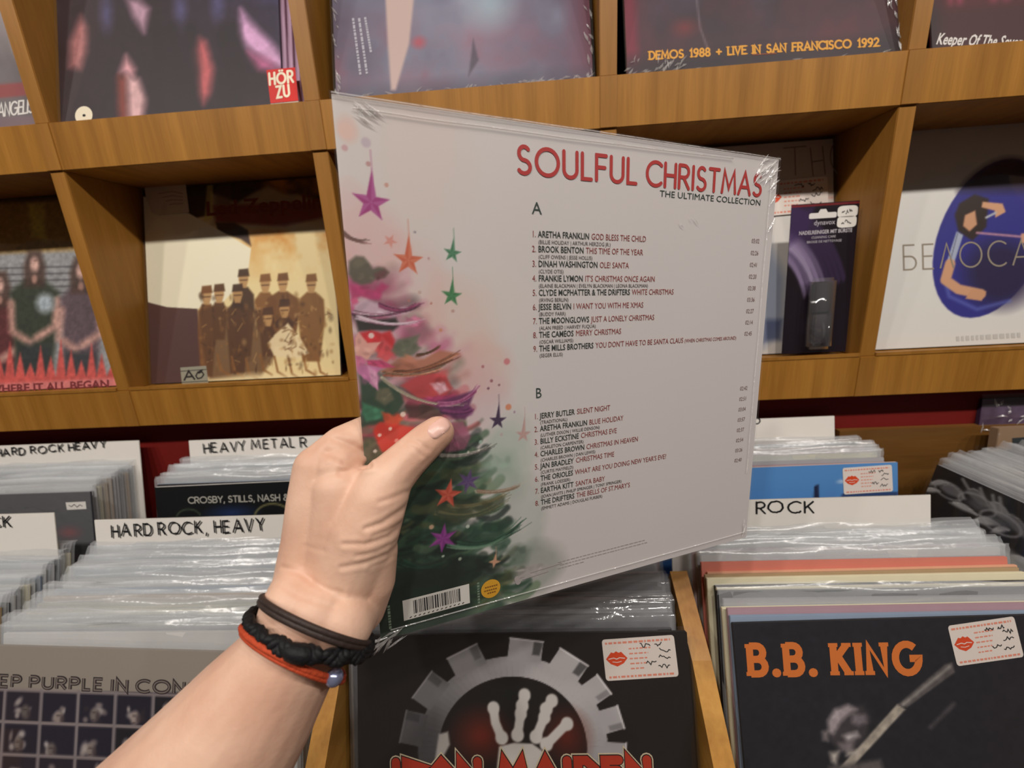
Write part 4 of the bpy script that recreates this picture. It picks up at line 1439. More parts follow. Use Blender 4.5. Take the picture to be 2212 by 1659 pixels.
tag(o.root, 'tan record with a dark panel standing before the purple one, far right', 'record')

# ------------------------------------------------------------------ the held record
RW = np.array([[0.91988, 0.38779, -0.05861], [-0.03148, -0.07596, -0.99661], [-0.39093, 0.91861, -0.05767]])
RO = np.array([0.53989, -0.35123, 0.28713])
eu_h, up_h = RW[0], -RW[1]
held = Sleeve('held_record', RO - up_h * S, eu_h, up_h, (206, 200, 198), S, S, .0042)
HN = held.n


def hp(px, py, h):
    """the point h metres in front of the held cover seen at a pixel of the photograph"""
    d = ray(px, py)
    o_ = held.o + HN * h
    return CAM + d * (((o_ - CAM) @ HN) / (d @ HN))


a = Art(520, 520, (214, 207, 206))
U, V = a.u, a.v
n1, n2, n3 = fbm(U, V, 4, 101), fbm(U, V, 8, 111), fbm(U, V, 16, 121)
a.mix(np.clip(1 - U * 2.6, 0, 1) * .55, (224, 214, 208))
# watercolour washes
for (cu_, cv_, ru, rv, c, al) in ((.03, .23, .09, .10, (226, 168, 168), .75), (.13, .10, .10, .16, (224, 196, 188), .35), (.02, .05, .02, .025, (230, 186, 174), .8), (.20, .38, .10, .13, (226, 184, 170), .65),
                                  (.24, .45, .08, .09, (222, 172, 160), .55), (.10, .30, .10, .10, (224, 184, 178), .55), (.20, .52, .10, .12, (214, 176, 182), .6), (.27, .33, .08, .1, (222, 208, 202), .4), (.28, .64, .07, .10, (150, 176, 160), .6),
                                  (.30, .80, .07, .12, (140, 158, 146), .5), (.33, .93, .09, .07, (112, 122, 112), .6)):
    du, dv = (U - cu_) / ru, (V - cv_) / rv
    d = np.sqrt(du * du + dv * dv) + (n2 - .5) * .9
    a.mix(np.clip((1 - d) * 2.2, 0, 1) * al * (.7 + .6 * (n3 - .5)), c)
EDGE_V = [.18, .254, .334, .432, .545, .659, .74, .83, .905, 1.0]
EDGE_U = [0.0, .012, .105, .175, .20, .215, .24, .275, .30, .33]
edge = np.interp(V, EDGE_V, EDGE_U)
dens = np.clip((edge * .90 - U + (n2 - .5) * .16) / .05, 0, 1) * np.clip((V - .23) / .04, 0, 1)
low = np.clip((V - .50) / .16, 0, 1)
tree = (1 - low)[..., None] * (np.array((186, 118, 140)) * (1 - n2[..., None]) + np.array((206, 160, 168)) * n2[..., None]) + low[..., None] * (np.array((26, 52, 40)) * (1 - n2[..., None]) + np.array((82, 108, 84)) * n2[..., None])
aa = (dens * np.clip((V - .25) * 3.2, .15, 1))[..., None]
a.c = a.c * (1 - aa) + tree * aa
RT = random.Random(5)
PAL_T = [(186, 74, 124), (206, 120, 150), (60, 44, 52), (150, 60, 90), (90, 78, 66), (206, 150, 170), (70, 84, 70)]
PAL_M = [(40, 64, 50), (186, 70, 74), (206, 110, 120), (84, 96, 72), (60, 74, 60), (150, 44, 70), (30, 40, 38), (186, 130, 120)]
PAL_B = [(20, 44, 34), (28, 58, 42), (44, 78, 58), (16, 30, 26), (66, 96, 70), (90, 92, 56), (34, 50, 36), (110, 134, 104)]
for k in range(620):
    v0 = RT.uniform(.27, 1.0)
    if v0 < .5 and k % 2: continue
    em = float(np.interp(v0, EDGE_V, EDGE_U))
    u0 = RT.uniform(-.03, em * .90)
    pal = PAL_T if v0 < .43 else PAL_M if v0 < .60 + RT.uniform(-.04, .04) else PAL_B
    L = RT.uniform(.02, .07)
    drop = RT.uniform(.3, .9)
    pts = [(u0 + L * t, v0 + L * drop * (t - t * t * 1.15)) for t in np.linspace(0, 1, 6)]
    a.line(pts, RT.uniform(.006, .024), RT.choice(pal), RT.uniform(.2, .55) if v0 < .5 else RT.uniform(.3, .75), .016 if v0 < .5 else .006)
a.mix(np.clip((V - .80) / .10, 0, 1) * np.clip((.215 - U + (n2 - .5) * .08) / .05, 0, 1) * .8, (16, 34, 27))
hq = lambda x, y: held.uv(713 + x / 2.958, 389 + y / 2.958)
h8 = lambda x, y: held.uv(700 + x / 2.592, 760 + y / 2.592)


def wash(pts, col, al=.88, soft=.006, f=hq):
    """a flat watercolour patch with a darker pooled rim and uneven tone"""
    c = np.array(col, float)
    uvp = [f(*p_) for p_ in pts]
    a.poly(uvp, c, al, soft)
    cu_, cv_ = np.mean(uvp, 0)
    sz = np.ptp(np.array(uvp), 0)
    for _ in range(7):
        k_ = RT.uniform(.72, 1.28)
        a.blob(cu_ + RT.uniform(-.32, .32) * sz[0], cv_ + RT.uniform(-.32, .32) * sz[1], sz[0] * RT.uniform(.08, .25), sz[1] * RT.uniform(.08, .25), np.clip(c * k_, 0, 255), .5, .6, RT.uniform(-1, 1))


def hair(p0, p1, p2, cols_, n_=8, spread=16, f=hq, wd=.0022):
    """a bundle of fine curved brush hairs from p0 through p1 to the tips at p2"""
    for _ in range(n_):
        j = lambda p_, s_: (p_[0] + RT.uniform(-s_, s_), p_[1] + RT.uniform(-s_, s_) * .8)
        q0, q1, q2 = j(p0, spread), j(p1, spread * .7), j(p2, spread * 1.6)
        t1 = RT.uniform(.75, 1.0)
        pts = []
        for t in np.linspace(0, t1, 8):
            pts.append(f((1 - t) ** 2 * q0[0] + 2 * t * (1 - t) * q1[0] + t * t * q2[0], (1 - t) ** 2 * q0[1] + 2 * t * (1 - t) * q1[1] + t * t * q2[1]))
        c = RT.choice(cols_)
        for k_ in range(7):
            a.line(pts[k_:k_ + 2], wd * (1.5 - .17 * k_) * RT.uniform(.7, 1.2), c, .8, .0026)


hair((70, 330), (150, 400), (250, 395), [(110, 84, 76), (150, 100, 100), (70, 60, 54), (226, 206, 200)], 12)
wash([(120, 520), (165, 485), (215, 490), (250, 530), (275, 565), (310, 555), (345, 560), (375, 590), (350, 620), (300, 625), (260, 660), (200, 670), (150, 650), (118, 600)], (98, 92, 78), .95)
wash([(280, 600), (350, 570), (372, 592), (345, 622), (300, 640)], (110, 66, 70), .7)
wash([(130, 670), (190, 690), (290, 700), (330, 655), (375, 680), (330, 720), (320, 765), (260, 765), (200, 745), (135, 770)], (182, 64, 112), .92)
wash([(130, 760), (170, 750), (190, 800), (140, 835)], (206, 90, 130), .9)
wash([(150, 800), (220, 762), (330, 790), (440, 835), (560, 800), (490, 850), (380, 872), (260, 852), (160, 836)], (210, 180, 196), .9)
wash([(155, 868), (300, 892), (420, 880), (445, 930), (400, 965), (300, 960), (180, 968)], (46, 44, 42), .92)
wash([(440, 935), (540, 860), (592, 900), (545, 940)], (206, 122, 152), .85)
wash([(190, 975), (260, 960), (330, 978), (385, 962), (412, 1020), (408, 1060), (432, 1100), (370, 1112), (300, 1100), (220, 1060)], (204, 50, 56), .96)
wash([(330, 1000), (400, 1070), (430, 1105), (360, 1160), (300, 1130)], (214, 84, 90), .9)
wash([(390, 1090), (432, 1020), (500, 1005), (572, 988), (542, 1040), (582, 1072), (540, 1112), (480, 1142), (420, 1120)], (104, 110, 90), .9)
wash([(390, 1180), (480, 1170), (600, 1140), (700, 1085), (830, 1110), (740, 1165), (620, 1205), (500, 1232), (400, 1240), (330, 1225)], (180, 112, 86), .85)
wash([(190, 1250), (300, 1262), (440, 1330), (475, 1420), (420, 1500), (330, 1560), (205, 1570)], (46, 70, 54), .93)
wash([(300, 1330), (380, 1330), (410, 1400), (350, 1440), (290, 1400)], (110, 104, 84), .8)
wash([(450, 1312), (540, 1260), (640, 1222), (740, 1250), (782, 1330), (720, 1400), (560, 1392)], (190, 70, 74), .9)
wash([(640, 1300), (720, 1290), (760, 1340), (700, 1370)], (224, 178, 190), .8)
wash([(560, 1400), (700, 1380), (800, 1370), (800, 1420), (640, 1440)], (170, 60, 110), .85)
wash([(640, 1425), (760, 1392), (930, 1340), (890, 1440), (915, 1470), (860, 1530), (780, 1520), (700, 1472)], (98, 44, 88), .9)
wash([(205, 1420), (345, 1470), (330, 1522), (230, 1545), (210, 1500)], (66, 126, 96), .85)
wash([(480, 1440), (640, 1440), (720, 1500), (620, 1530), (500, 1520)], (70, 44, 44), .85)
wash([(275, 1600), (320, 1550), (380, 1560), (430, 1500), (440, 1560), (540, 1580), (600, 1620), (520, 1700), (330, 1740), (300, 1680)], (208, 56, 44), .97)
wash([(330, 1480), (360, 1560), (440, 1560), (480, 1480), (420, 1510)], (206, 84, 56), .9)
wash([(210, 1640), (280, 1640), (330, 1750), (290, 1830), (225, 1830)], (84, 84, 62), .85)
wash([(700, 1560), (850, 1540), (900, 1640), (860, 1720), (740, 1740), (690, 1650)], (170, 96, 124), .75)
for pts, c in (([(180, 970), (240, 1040), (325, 1035), (282, 1090), (240, 1150), (200, 1130), (162, 1122), (160, 1010)], (228, 168, 156)), ([(160, 1120), (205, 1130), (238, 1160), (172, 1225)], (214, 120, 156)),
               ([(235, 1150), (330, 1150), (418, 1196), (330, 1200), (240, 1182)], (196, 74, 116)), ([(172, 1192), (240, 1182), (330, 1200), (300, 1232), (306, 1342), (230, 1275), (180, 1235)], (202, 122, 168)),
               ([(240, 1185), (300, 1230), (306, 1342), (262, 1280)], (222, 160, 192))):
    wash(pts, c, .97, .003)
hair((150, 850), (350, 905), (590, 790), [(240, 232, 232), (226, 206, 214), (120, 60, 90), (60, 44, 50), (150, 70, 110)], 16)
hair((180, 880), (420, 965), (610, 880), [(240, 232, 232), (226, 200, 214), (110, 60, 80)], 8)
hair((330, 800), (470, 870), (570, 790), [(96, 40, 70), (60, 40, 50), (170, 80, 120)], 12)
hair((420, 1225), (620, 1240), (840, 1100), [(130, 78, 56), (170, 100, 70), (96, 60, 44), (226, 180, 150)], 18)
hair((350, 1235), (560, 1275), (740, 1190), [(206, 110, 80), (240, 206, 180), (90, 80, 60), (170, 80, 60)], 12)
hair((560, 1120), (640, 1110), (710, 1050), [(120, 70, 50), (80, 60, 44)], 8, 10)
hair((330, 1260), (520, 1450), (870, 1440), [(214, 206, 180), (190, 190, 160)], 3, 6)
hair((345, 1275), (600, 1480), (920, 1420), [(206, 196, 180), (150, 140, 120)], 3, 8)
hair((700, 1430), (860, 1440), (950, 1320), [(150, 60, 110), (110, 40, 80), (190, 120, 160)], 14)
hair((720, 1480), (860, 1500), (920, 1450), [(80, 30, 70), (60, 30, 60), (130, 60, 110)], 12)
hair((660, 580), (820, 600), (960, 510), [(70, 70, 66), (110, 100, 100), (206, 200, 190)], 14, 14, h8)
hair((860, 780), (1000, 800), (1120, 735), [(150, 120, 100), (110, 90, 70), (206, 190, 170)], 12, 14, h8)
hair((700, 860), (880, 880), (1050, 780), [(190, 180, 150), (120, 110, 76), (90, 90, 60)], 10, 14, h8)
wash([(560, 880), (700, 840), (860, 850), (1000, 830), (900, 900), (760, 940), (620, 930)], (88, 88, 60), .55, .02, h8)
hair((640, 900), (860, 960), (1040, 820), [(70, 80, 56), (110, 108, 76), (50, 64, 48)], 18, 18, h8)
wash([(800, 990), (900, 960), (1060, 950), (1000, 1060), (880, 1090), (800, 1050)], (40, 74, 56), .7, .02, h8)
hair((760, 1070), (960, 1110), (1140, 930), [(36, 70, 52), (60, 100, 76), (24, 50, 38)], 22, 18, h8)
hair((700, 1085), (900, 1130), (1060, 1000), [(120, 150, 126), (80, 120, 96)], 9, 14, h8)
hair((430, 1180), (560, 1240), (700, 1180), [(30, 70, 54), (50, 90, 70), (20, 40, 32)], 22, 26, h8)
wash([(400, 1230), (620, 1190), (900, 1150), (1010, 1210), (960, 1270), (700, 1300), (420, 1340)], (18, 34, 28), .75, .03, h8)
wash([(1010, 1110), (1090, 1080), (1150, 1110), (1130, 1190), (1050, 1210)], (96, 112, 100), .7, .02, h8)
wash([(1060, 1210), (1200, 1190), (1290, 1200), (1180, 1260), (1070, 1280)], (176, 168, 166), .7, .02, h8)
wash([(900, 580), (1060, 560), (1080, 680), (960, 720), (880, 660)], (150, 172, 156), .55, .03, h8)


def petals(cu_, cv_, r_, n_, col, rot=0.0, inner=.42, al=1.0, edgec=None):
    pts = []
    for k in range(2 * n_):
        t = rot + k * math.pi / n_
        q_ = r_ if k % 2 == 0 else r_ * inner
        pts.append((cu_ + q_ * math.sin(t), cv_ - q_ * math.cos(t)))
    a.poly(pts, col, al, .003)
    if edgec:
        for k in range(n_):
            t = rot + 2 * k * math.pi / n_
            a.poly([(cu_, cv_), (cu_ + r_ * .96 * math.sin(t), cv_ - r_ * .96 * math.cos(t)), (cu_ + r_ * inner * math.sin(t + math.pi / n_), cv_ - r_ * inner * math.cos(t + math.pi / n_))], edgec, al * .6, .003)


petals(.195, .69, .026, 6, (112, 76, 140), .3, .4, .8, (84, 56, 112))


def star(cu_, cv_, r_, col, light, rot=0.0, spike=1.7, n_=5):
    pts = []
    for k in range(2 * n_):
        t = rot + k * math.pi / n_
        q_ = r_ if k % 2 == 0 else r_ * .40
        if k == 0: q_ = r_ * spike
        pts.append((cu_ + q_ * math.sin(t), cv_ - q_ * math.cos(t)))
    a.poly(pts, col, .95, .0025)
    for k in range(0, 2 * n_, 2):
        a.poly([(cu_, cv_), pts[k], pts[k + 1]], light, .55, .0025)
    if spike > 1.5:
        a.line([pts[0], (pts[0][0], pts[0][1] - r_ * .9)], .0016, col, .5, .002)


star(.0475, .160, .032, (160, 52, 122), (190, 110, 166), .10)
star(.1035, .254, .027, (204, 96, 66), (222, 140, 110), .08)
star(.184, .2395, .017, (56, 112, 78), (110, 160, 126), .15)
star(.179, .3165, .020, (52, 116, 70), (92, 150, 96), .12)
star(.263, .569, .019, (52, 34, 62), (84, 60, 92), .1, 2.0)
star(.319, .606, .018, (190, 150, 146), (206, 176, 168), .1, 2.4)
star(.0745, .222, .012, (214, 140, 130), (226, 164, 152), .5, 1.0)
star(.152, .712, .030, (206, 78, 58), (230, 120, 96), .25, 1.15)
star(.137, .806, .031, (140, 50, 140), (172, 88, 166), .15, 1.1, 6)
star(.246, .886, .014, (206, 150, 120), (226, 180, 150), .2, 1.6, 4)
for (cu_, cv_, rr, c) in ((.047, .066, .0095, (196, 178, 190)), (.013, .078, .006, (206, 160, 164)), (.048, .099, .005, (190, 140, 140)), (.075, .130, .0045, (204, 150, 136)), (.017, .052, .014, (232, 196, 184)), (.286, .448, .008, (206, 120, 126)),
                          (.287, .543, .008, (214, 130, 92)), (.155, .380, .004, (206, 140, 110)), (.18, .345, .004, (190, 150, 140)), (.03, .385, .006, (240, 232, 224)), (.235, .455, .004, (176, 110, 120)), (.252, .485, .004, (150, 90, 100)), (.268, .495, .003, (140, 90, 100)),
                          (.245, .50, .0035, (120, 70, 90)), (.115, .775, .006, (226, 180, 150)), (.19, .79, .005, (206, 214, 200)), (.075, .535, .006, (240, 226, 214)), (.05, .56, .004, (240, 226, 214)), (.06, .585, .005, (236, 170, 156)), (.02, .60, .004, (236, 226, 214)), (.03, .57, .004, (240, 226, 214)),
                          (.198, .628, .003, (230, 226, 216)), (.22, .627, .003, (230, 226, 216)), (.135, .845, .0035, (200, 214, 196)), (.17, .86, .0045, (186, 196, 176)), (.27, .60, .004, (190, 170, 170)), (.30, .555, .003, (160, 130, 150)), (.24, .94, .0, (0, 0, 0)), (.14, .25, .003, (190, 150, 150)),
                          (.118, .205, .003, (150, 140, 150)), (.14, .33, .003, (190, 130, 120)), (.10, .325, .003, (180, 120, 110)), (.12, .31, .004, (200, 170, 160)), (.225, .61, .005, (170, 196, 180))):
    if rr > 0: a.blob(cu_, cv_, rr, rr, c, .85, .35)
a.mix(np.clip((V - .982) / .004, 0, 1) * np.clip((.34 - U) / .1, 0, 1) * .35, (120, 134, 122))
art_front = a.build('front_cover', S, S, held.root, .0003, M_PRINT)

Y = lambda v_: S * (1 - v_)
g = Geo()
hS = .047 * S
write(g, 'SOULFUL', (.3175 * S, Y(.0895)), (.586 * S, Y(.0875)), hS, .0023, .0006, 0, .26)
write(g, 'CHRISTMAS', (.614 * S, Y(.0875)), (.948 * S, Y(.0865)), hS, .0023, .0006, 0, .24)
typeset(g, 'THE ULTIMATE COLLECTION', .6485 * S, Y(.1085), .0130 * S, .0006, 1, width=.301 * S)
typeset(g, 'A', .345 * S, Y(.1615), .0225 * S, .0006, 1, xs=1.0)
typeset(g, 'B', .3475 * S, Y(.5300), .0220 * S, .0006, 1, xs=.85)
g.build('title_lettering', [ink((184, 52, 50)), ink((52, 66, 60))], held.root)

SIDE_A = [('ARETHA FRANKLIN', 'GOD BLESS THE CHILD', '(BILLIE HOLIDAY | ARTHUR HERZOG JR.)', '03:02'), ('BROOK BENTON', 'THIS TIME OF THE YEAR', '(CLIFF OWENS | JESSE HOLLIS)', '02:26'),
          ('DINAH WASHINGTON', 'OLE! SANTA', '(CLYDE OTIS)', '02:41'), ('FRANKIE LYMON', "IT'S CHRISTMAS ONCE AGAIN", '(ELAINE BLACKMAN | EVELYN BLACKMAN | LEONA BLACKMAN)', '02:20'),
          ('CLYDE MCPHATTER & THE DRIFTERS', 'WHITE CHRISTMAS', '(IRVING BERLIN)', '02:38'), ('JESSE BELVIN', 'I WANT YOU WITH ME XMAS', '(BUDDY FARR)', '03:36'),
          ('THE MOONGLOWS', 'JUST A LONELY CHRISTMAS', '(ALAN FREED | HARVEY FUQUA)', '02:27'), ('THE CAMEOS', 'MERRY CHRISTMAS', '(OSCAR WILLIAMS)', '02:14'),
          ('THE MILLS BROTHERS', "YOU DON'T HAVE TO BE SANTA CLAUS", '(SEGER ELLIS)', '02:45')]
SIDE_B = [('JERRY BUTLER', 'SILENT NIGHT', '(TRADITIONAL)', '02:42'), ('ARETHA FRANKLIN', 'BLUE HOLIDAY', '(LUTHER DIXON | WILLIE DENSON)', '02:51'),
          ('BILLY ECKSTINE', 'CHRISTMAS EVE', '(CARLETON CARPENTER)', '03:04'), ('CHARLES BROWN', 'CHRISTMAS IN HEAVEN', '(CHARLES BROWN | DAN LEWIS)', '03:57'),
          ('JAN BRADLEY', 'CHRISTMAS TIME', '(CURTIS MAYFIELD)', '02:37'), ('THE ORIOLES', "WHAT ARE YOU DOING NEW YEAR'S EVE?", '(FRANK LOESSER)', '02:54'),
          ('EARTHA KITT', 'SANTA BABY', '(JOAN JAVITS | PHILIP SPRINGER | TONY SPRINGER)', '03:26'), ('THE DRIFTERS', "THE BELLS OF ST.MARY'S", '(EMMETT ADAMS | DOUGLAS FURBER)', '02:40')]
g = Geo()
cap = .0122 * S
wref = font_geo('ARETHA FRANKLIN GOD BLESS THE CHILD')[0][:, 0].max()
XS = (.616 - .3575) * S / wref / (cap / .70)
for rows, v0 in ((SIDE_A, .2045), (SIDE_B, .5755)):
    for k, (who, what, by_, tm) in enumerate(rows):
        yy = Y(v0 + k * .02835)
        typeset(g, '%d.' % (k + 1), .3440 * S, yy, cap, .0006, 1, xs=XS)
        x = typeset(g, who, .3575 * S, yy, cap, .0006, 0, xs=XS, bold=.012)
        x = typeset(g, what, x + .0052 * S, yy, cap, .0006, 1, xs=XS)
        if k == 8:
            typeset(g, '(WHEN CHRISTMAS COMES AROUND)', x + .004 * S, yy, cap * .72, .0006, 1, width=.904 * S - x - .004 * S)
        typeset(g, by_, .3580 * S, Y(v0 + k * .02835 + .0125), cap * .62, .0006, 2, xs=XS * 1.12)
        typeset(g, tm, .931 * S, Y(v0 + k * .02835 - (.0085 if v0 < .4 else .010)), cap * .86, .0006, 3, xs=XS * 1.02)
g.build('track_list', [ink((52, 58, 54)), ink((150, 74, 70)), ink((84, 74, 74)), ink((140, 112, 112))], held.root)

g = Geo()
b0, b1, bt, bb = .0475 * S, .187 * S, Y(.9225), Y(.9690)
g.add([(b0, bb, .0006), (b1, bb, .0006), (b1, bt, .0006), (b0, bt, .0006)], [(0, 1, 2, 3)], 0)
x = b0 + .021 * S
RB = random.Random(8)
while x < b1 - .019 * S:
    w_ = RB.choice([.0006, .0006, .0011, .0016]) * .55
    g.add([(x, bb + .011 * S, .0008), (x + w_, bb + .011 * S, .0008), (x + w_, bt - .005 * S, .0008), (x, bt - .005 * S, .0008)], [(0, 1, 2, 3)], 1)
    x += w_ + RB.choice([.0004, .0006, .0009])
for k in range(13):
    xx = b0 + (.012 + .0092 * k) * S
    stroke(g, [(xx, bb + .004 * S), (xx + .004 * S, bb + .006 * S)], .0006, .0008, 1, False)
bc = g.build('barcode', [M_CARD, M_INK], held.root)
bc['label'] = 'white barcode panel'
g = Geo()
yc = (.235 * S, Y(.948))
g.add([(yc[0] + .0222 * S * math.cos(t), yc[1] + .0222 * S * math.sin(t), .0006) for t in np.arange(32) * math.pi / 16], [tuple(range(32))], 0)
for dy, w_ in ((.006, .026), (-.002, .030), (-.009, .016)):
    x = -w_ / 2
    while x < w_ / 2:
        stroke(g, [(yc[0] + x * S, yc[1] + dy * S), (yc[0] + (x + .0035) * S, yc[1] + dy * S)], .0010, .0008, 1, False)
        x += .005
rd = g.build('round_label', [ink((224, 164, 40)), ink((136, 88, 20))], held.root)
rd['label'] = 'round yellow label'
g = Geo()
for k, (v_, u0_, u1_) in enumerate(((.926, .40, .640), (.934, .405, .650), (.942, .40, .470))):
    x = u0_
    while x < u1_:
        d = RB.uniform(.004, .012)
        stroke(g, [(x * S, Y(v_)), ((x + d) * S, Y(v_))], .0007, .0006, 0, False)
        x += d + .003
for u_ in (.020, .207):
    y_ = .925
    while y_ < .975:
        d = RB.uniform(.003, .007)
        stroke(g, [(u_ * S, Y(y_)), (u_ * S, Y(y_ + d))], .0016, .0006, 1, False)
        y_ += d + .002
stroke(g, [(.297 * S, Y(.940)), (.300 * S, Y(.950))], .0040, .0006, 0)
stroke(g, [(.303 * S, Y(.938)), (.312 * S, Y(.938))], .0020, .0006, 0)
for v_, u0_, u1_ in ((.946, .31, .375), (.934, .33, .41)):
    stroke(g, [(u0_ * S, Y(v_)), (u1_ * S, Y(v_ - .004))], .0007, .0006, 0, False)
g.build('fine_print', [ink((176, 166, 166)), ink((120, 140, 120))], held.root)

# shrink wrap: a thin film with a sealed strip along the top and foot and creased corners
held.film('shrink_wrap', M_WRAP, z=.0013, over=.0010, top=.0012, amp=.0002, seed=55, nx=40, ny=40)
g = Geo()


def seam(pts, wd, z, h):
    """a raised fold of film along a line"""
    for (x0, y0), (x1, y1) in zip(pts[:-1], pts[1:]):
        e_ = np.array([x1 - x0, y1 - y0])
        n_ = np.array([-e_[1], e_[0]]) / np.hypot(*e_) * wd / 2
        p, q_ = np.array([x0, y0]), np.array([x1, y1])
        g.add([(*(p - n_), z), (*(q_ - n_), z), (*q_, z + h), (*p, z + h), (*(q_ + n_), z), (*(p + n_), z)], [(0, 1, 2, 3), (3, 2, 4, 5)], 0)


rj = random.Random(2)
seam([(x, Y(.019 - .012 * max(0, x / S - .45)) + rj.uniform(-.0002, .0002)) for x in np.linspace(.03, .85, 16) * S], .0012, .0014, .0007)
seam([(x, Y(.0015) + rj.uniform(-.0002, .0002)) for x in np.linspace(0, 1, 20) * S], .0022, .0014, .0009)
seam([(x, Y(.9795) + rj.uniform(-.0001, .0001)) for x in np.linspace(.02, .985, 16) * S], .0009, .0014, .0006)
seam([(.9765 * S + rj.uniform(-.0004, .0004), y) for y in np.linspace(.2, .97, 16) * S], .0010, .0014, .0005)
g.build('film_seam', [M_FILM], held.root)['kind'] = 'stuff'
cr_sp = [(S * (.985 - RB.uniform(0, .06)), S * (1 - RB.uniform(0.004, .055)), RB.uniform(.5, .9)) for _ in range(28)] + [(S * .988, S * RB.uniform(.8, .97), .7) for _ in range(10)]
cr_sp += [(S * RB.uniform(.035, .085), S * (1 - RB.uniform(.012, .04)), -.75) for _ in range(9)]
cr_sp += [(S * RB.uniform(-.012, .03), S * RB.uniform(-.012, .012), RB.uniform(.2, .8)) for _ in range(14)]
cr_sp += [(S * .985, S * RB.uniform(.02, .05), 1.5) for _ in range(4)]
film_creases(held, cr_sp, seed=10, ln=.014, wd=.0010, z=.0015)
film_creases(held, [(S * .71, Y(.165), -.9), (S * .735, Y(.152), -.9), (S * .75, Y(.155), -.8)], seed=12, ln=.009, wd=.0006, z=.0015)
tag(held.root, 'white shrink wrapped record with red SOULFUL CHRISTMAS title held in a hand', 'record')

# ------------------------------------------------------------------ the hand and forearm
skin, nt, p = new_mat('skin')
tc = nt.nodes.new('ShaderNodeTexCoord')
nA = nt.nodes.new('ShaderNodeTexNoise')
nA.inputs['Scale'].default_value = 28
nA.inputs['Detail'].default_value = 6
nB = nt.nodes.new('ShaderNodeTexNoise')
nB.inputs['Scale'].default_value = 420
nB.inputs['Detail'].default_value = 3
for n_ in (nA, nB):
    nt.links.new(tc.outputs['Object'], n_.inputs['Vector'])
cr = nt.nodes.new('ShaderNodeValToRGB')
cr.color_ramp.elements[0].position = .30
cr.color_ramp.elements[1].position = .72
cr.color_ramp.elements[0].color = (*lin((212, 166, 142)), 1)
cr.color_ramp.elements[1].color = (*lin((234, 196, 172)), 1)
nt.links.new(nA.outputs['Fac'], cr.inputs['Fac'])
nt.links.new(cr.outputs[0], p.inputs['Base Color'])
p.inputs['Roughness'].default_value = .5
p.inputs['Specular IOR Level'].default_value = .35
p.inputs['Subsurface Weight'].default_value = .12
p.inputs['Subsurface Radius'].default_value = (.006, .0025, .0012)
p.inputs['Subsurface Scale'].default_value = .5
b = nt.nodes.new('ShaderNodeBump')
b.inputs['Strength'].default_value = .25
b.inputs['Distance'].default_value = .0006
nt.links.new(nB.outputs['Fac'], b.inputs['Height'])
nt.links.new(b.outputs[0], p.inputs['Normal'])

CH = []     # chains of (point, radius): thumb, fingers, palm, wrist, forearm


def pr(px, py, h, rpx):
    P_ = hp(px, py, h)
    return P_, rpx * ((P_ - CAM) @ FWD) / F


def pd(px, py, d, rpx):
    return at_depth(px, py, d), rpx * d / F


thumb = [pr(946, 934, .0095, 37), pr(918, 957, .0105, 42), pr(872, 1000, .0130, 47), pr(836, 1038, .0160, 54), pr(815, 1082, .0185, 64), pr(785, 1150, .0190, 76), pr(758, 1225, .0170, 80), pr(725, 1300, .012, 76)]
index_ = [pr(672, 1250, .004, 74), pr(676, 1165, .001, 62), pr(680, 1085, -.002, 56), pr(689, 1012, -.007, 52), pr(738, 966, -.0105, 47), pr(795, 938, -.0150, 43), pr(880, 905, -.0165, 40), pr(955, 890, -.0150, 37), pr(1020, 890, -.0135, 32)]
middle_ = [pr(690, 1260, -.006, 68), pr(692, 1150, -.016, 58), pr(696, 1045, -.024, 50), pr(750, 1005, -.026, 46), pr(820, 985, -.0205, 42), pr(910, 965, -.0165, 40), pr(990, 955, -.0150, 37), pr(1052, 955, -.0135, 32)]
ring_ = [pr(700, 1270, -.018, 64), pr(704, 1165, -.034, 56), pr(708, 1080, -.044, 48), pr(765, 1055, -.038, 44), pr(835, 1040, -.023, 40), pr(915, 1030, -.0160, 38), pr(985, 1020, -.0145, 35), pr(1040, 1015, -.0130, 31)]
little_ = [pr(712, 1285, -.026, 60), pr(722, 1190, -.046, 52), pr(728, 1125, -.056, 44), pr(775, 1110, -.048, 38), pr(835, 1100, -.027, 35), pr(905, 1095, -.0150, 33), pr(955, 1090, -.0135, 30), pr(995, 1086, -.0125, 27)]
CH += [thumb, index_, middle_, ring_, little_]
# web between thumb and index, heel of the hand, ball of the thumb
CH += [[pr(735, 1060, .006, 58), pr(742, 1130, .008, 72), pr(735, 1210, .008, 82), pr(715, 1290, .006, 84)]]
CH += [[pr(760, 1045, .006, 40), pr(795, 1040, .010, 36)], [pr(728, 1015, .0, 50), pr(758, 998, -.005, 38)]]
CH += [[pr(800, 1190, .019, 58), pr(797, 1252, .019, 56), pr(775, 1310, .014, 58)]]
W1, W2 = pd(634, 1312, .214, 66), pd(734, 1350, .214, 70)
CH += [[pr(672, 1250, .004, 70), W1, pd(618, 1372, .213, 68)], [pr(770, 1290, .010, 62), W2, pd(665, 1420, .213, 66)], [pr(715, 1290, .004, 84), pd(684, 1332, .220, 84), pd(645, 1398, .216, 92)],
       [pd(684, 1335, .214, 80), pd(642, 1398, .213, 100), pd(592, 1468, .211, 118), pd(540, 1540, .208, 138), pd(455, 1655, .203, 164), pd(330, 1815, .196, 200), pd(200, 1990, .190, 225)]]
_tpl = {}
for sub in (2, 3):
    bm = bmesh.new()
    bmesh.ops.create_icosphere(bm, subdivisions=sub, radius=1.0)
    bm.verts.index_update()
    _tpl[sub] = (np.array([tuple(v_.co) for v_ in bm.verts]), np.array([[v_.index for v_ in f_.verts] for f_ in bm.faces]))
    bm.free()
bv, bf, nb = [], [], 0


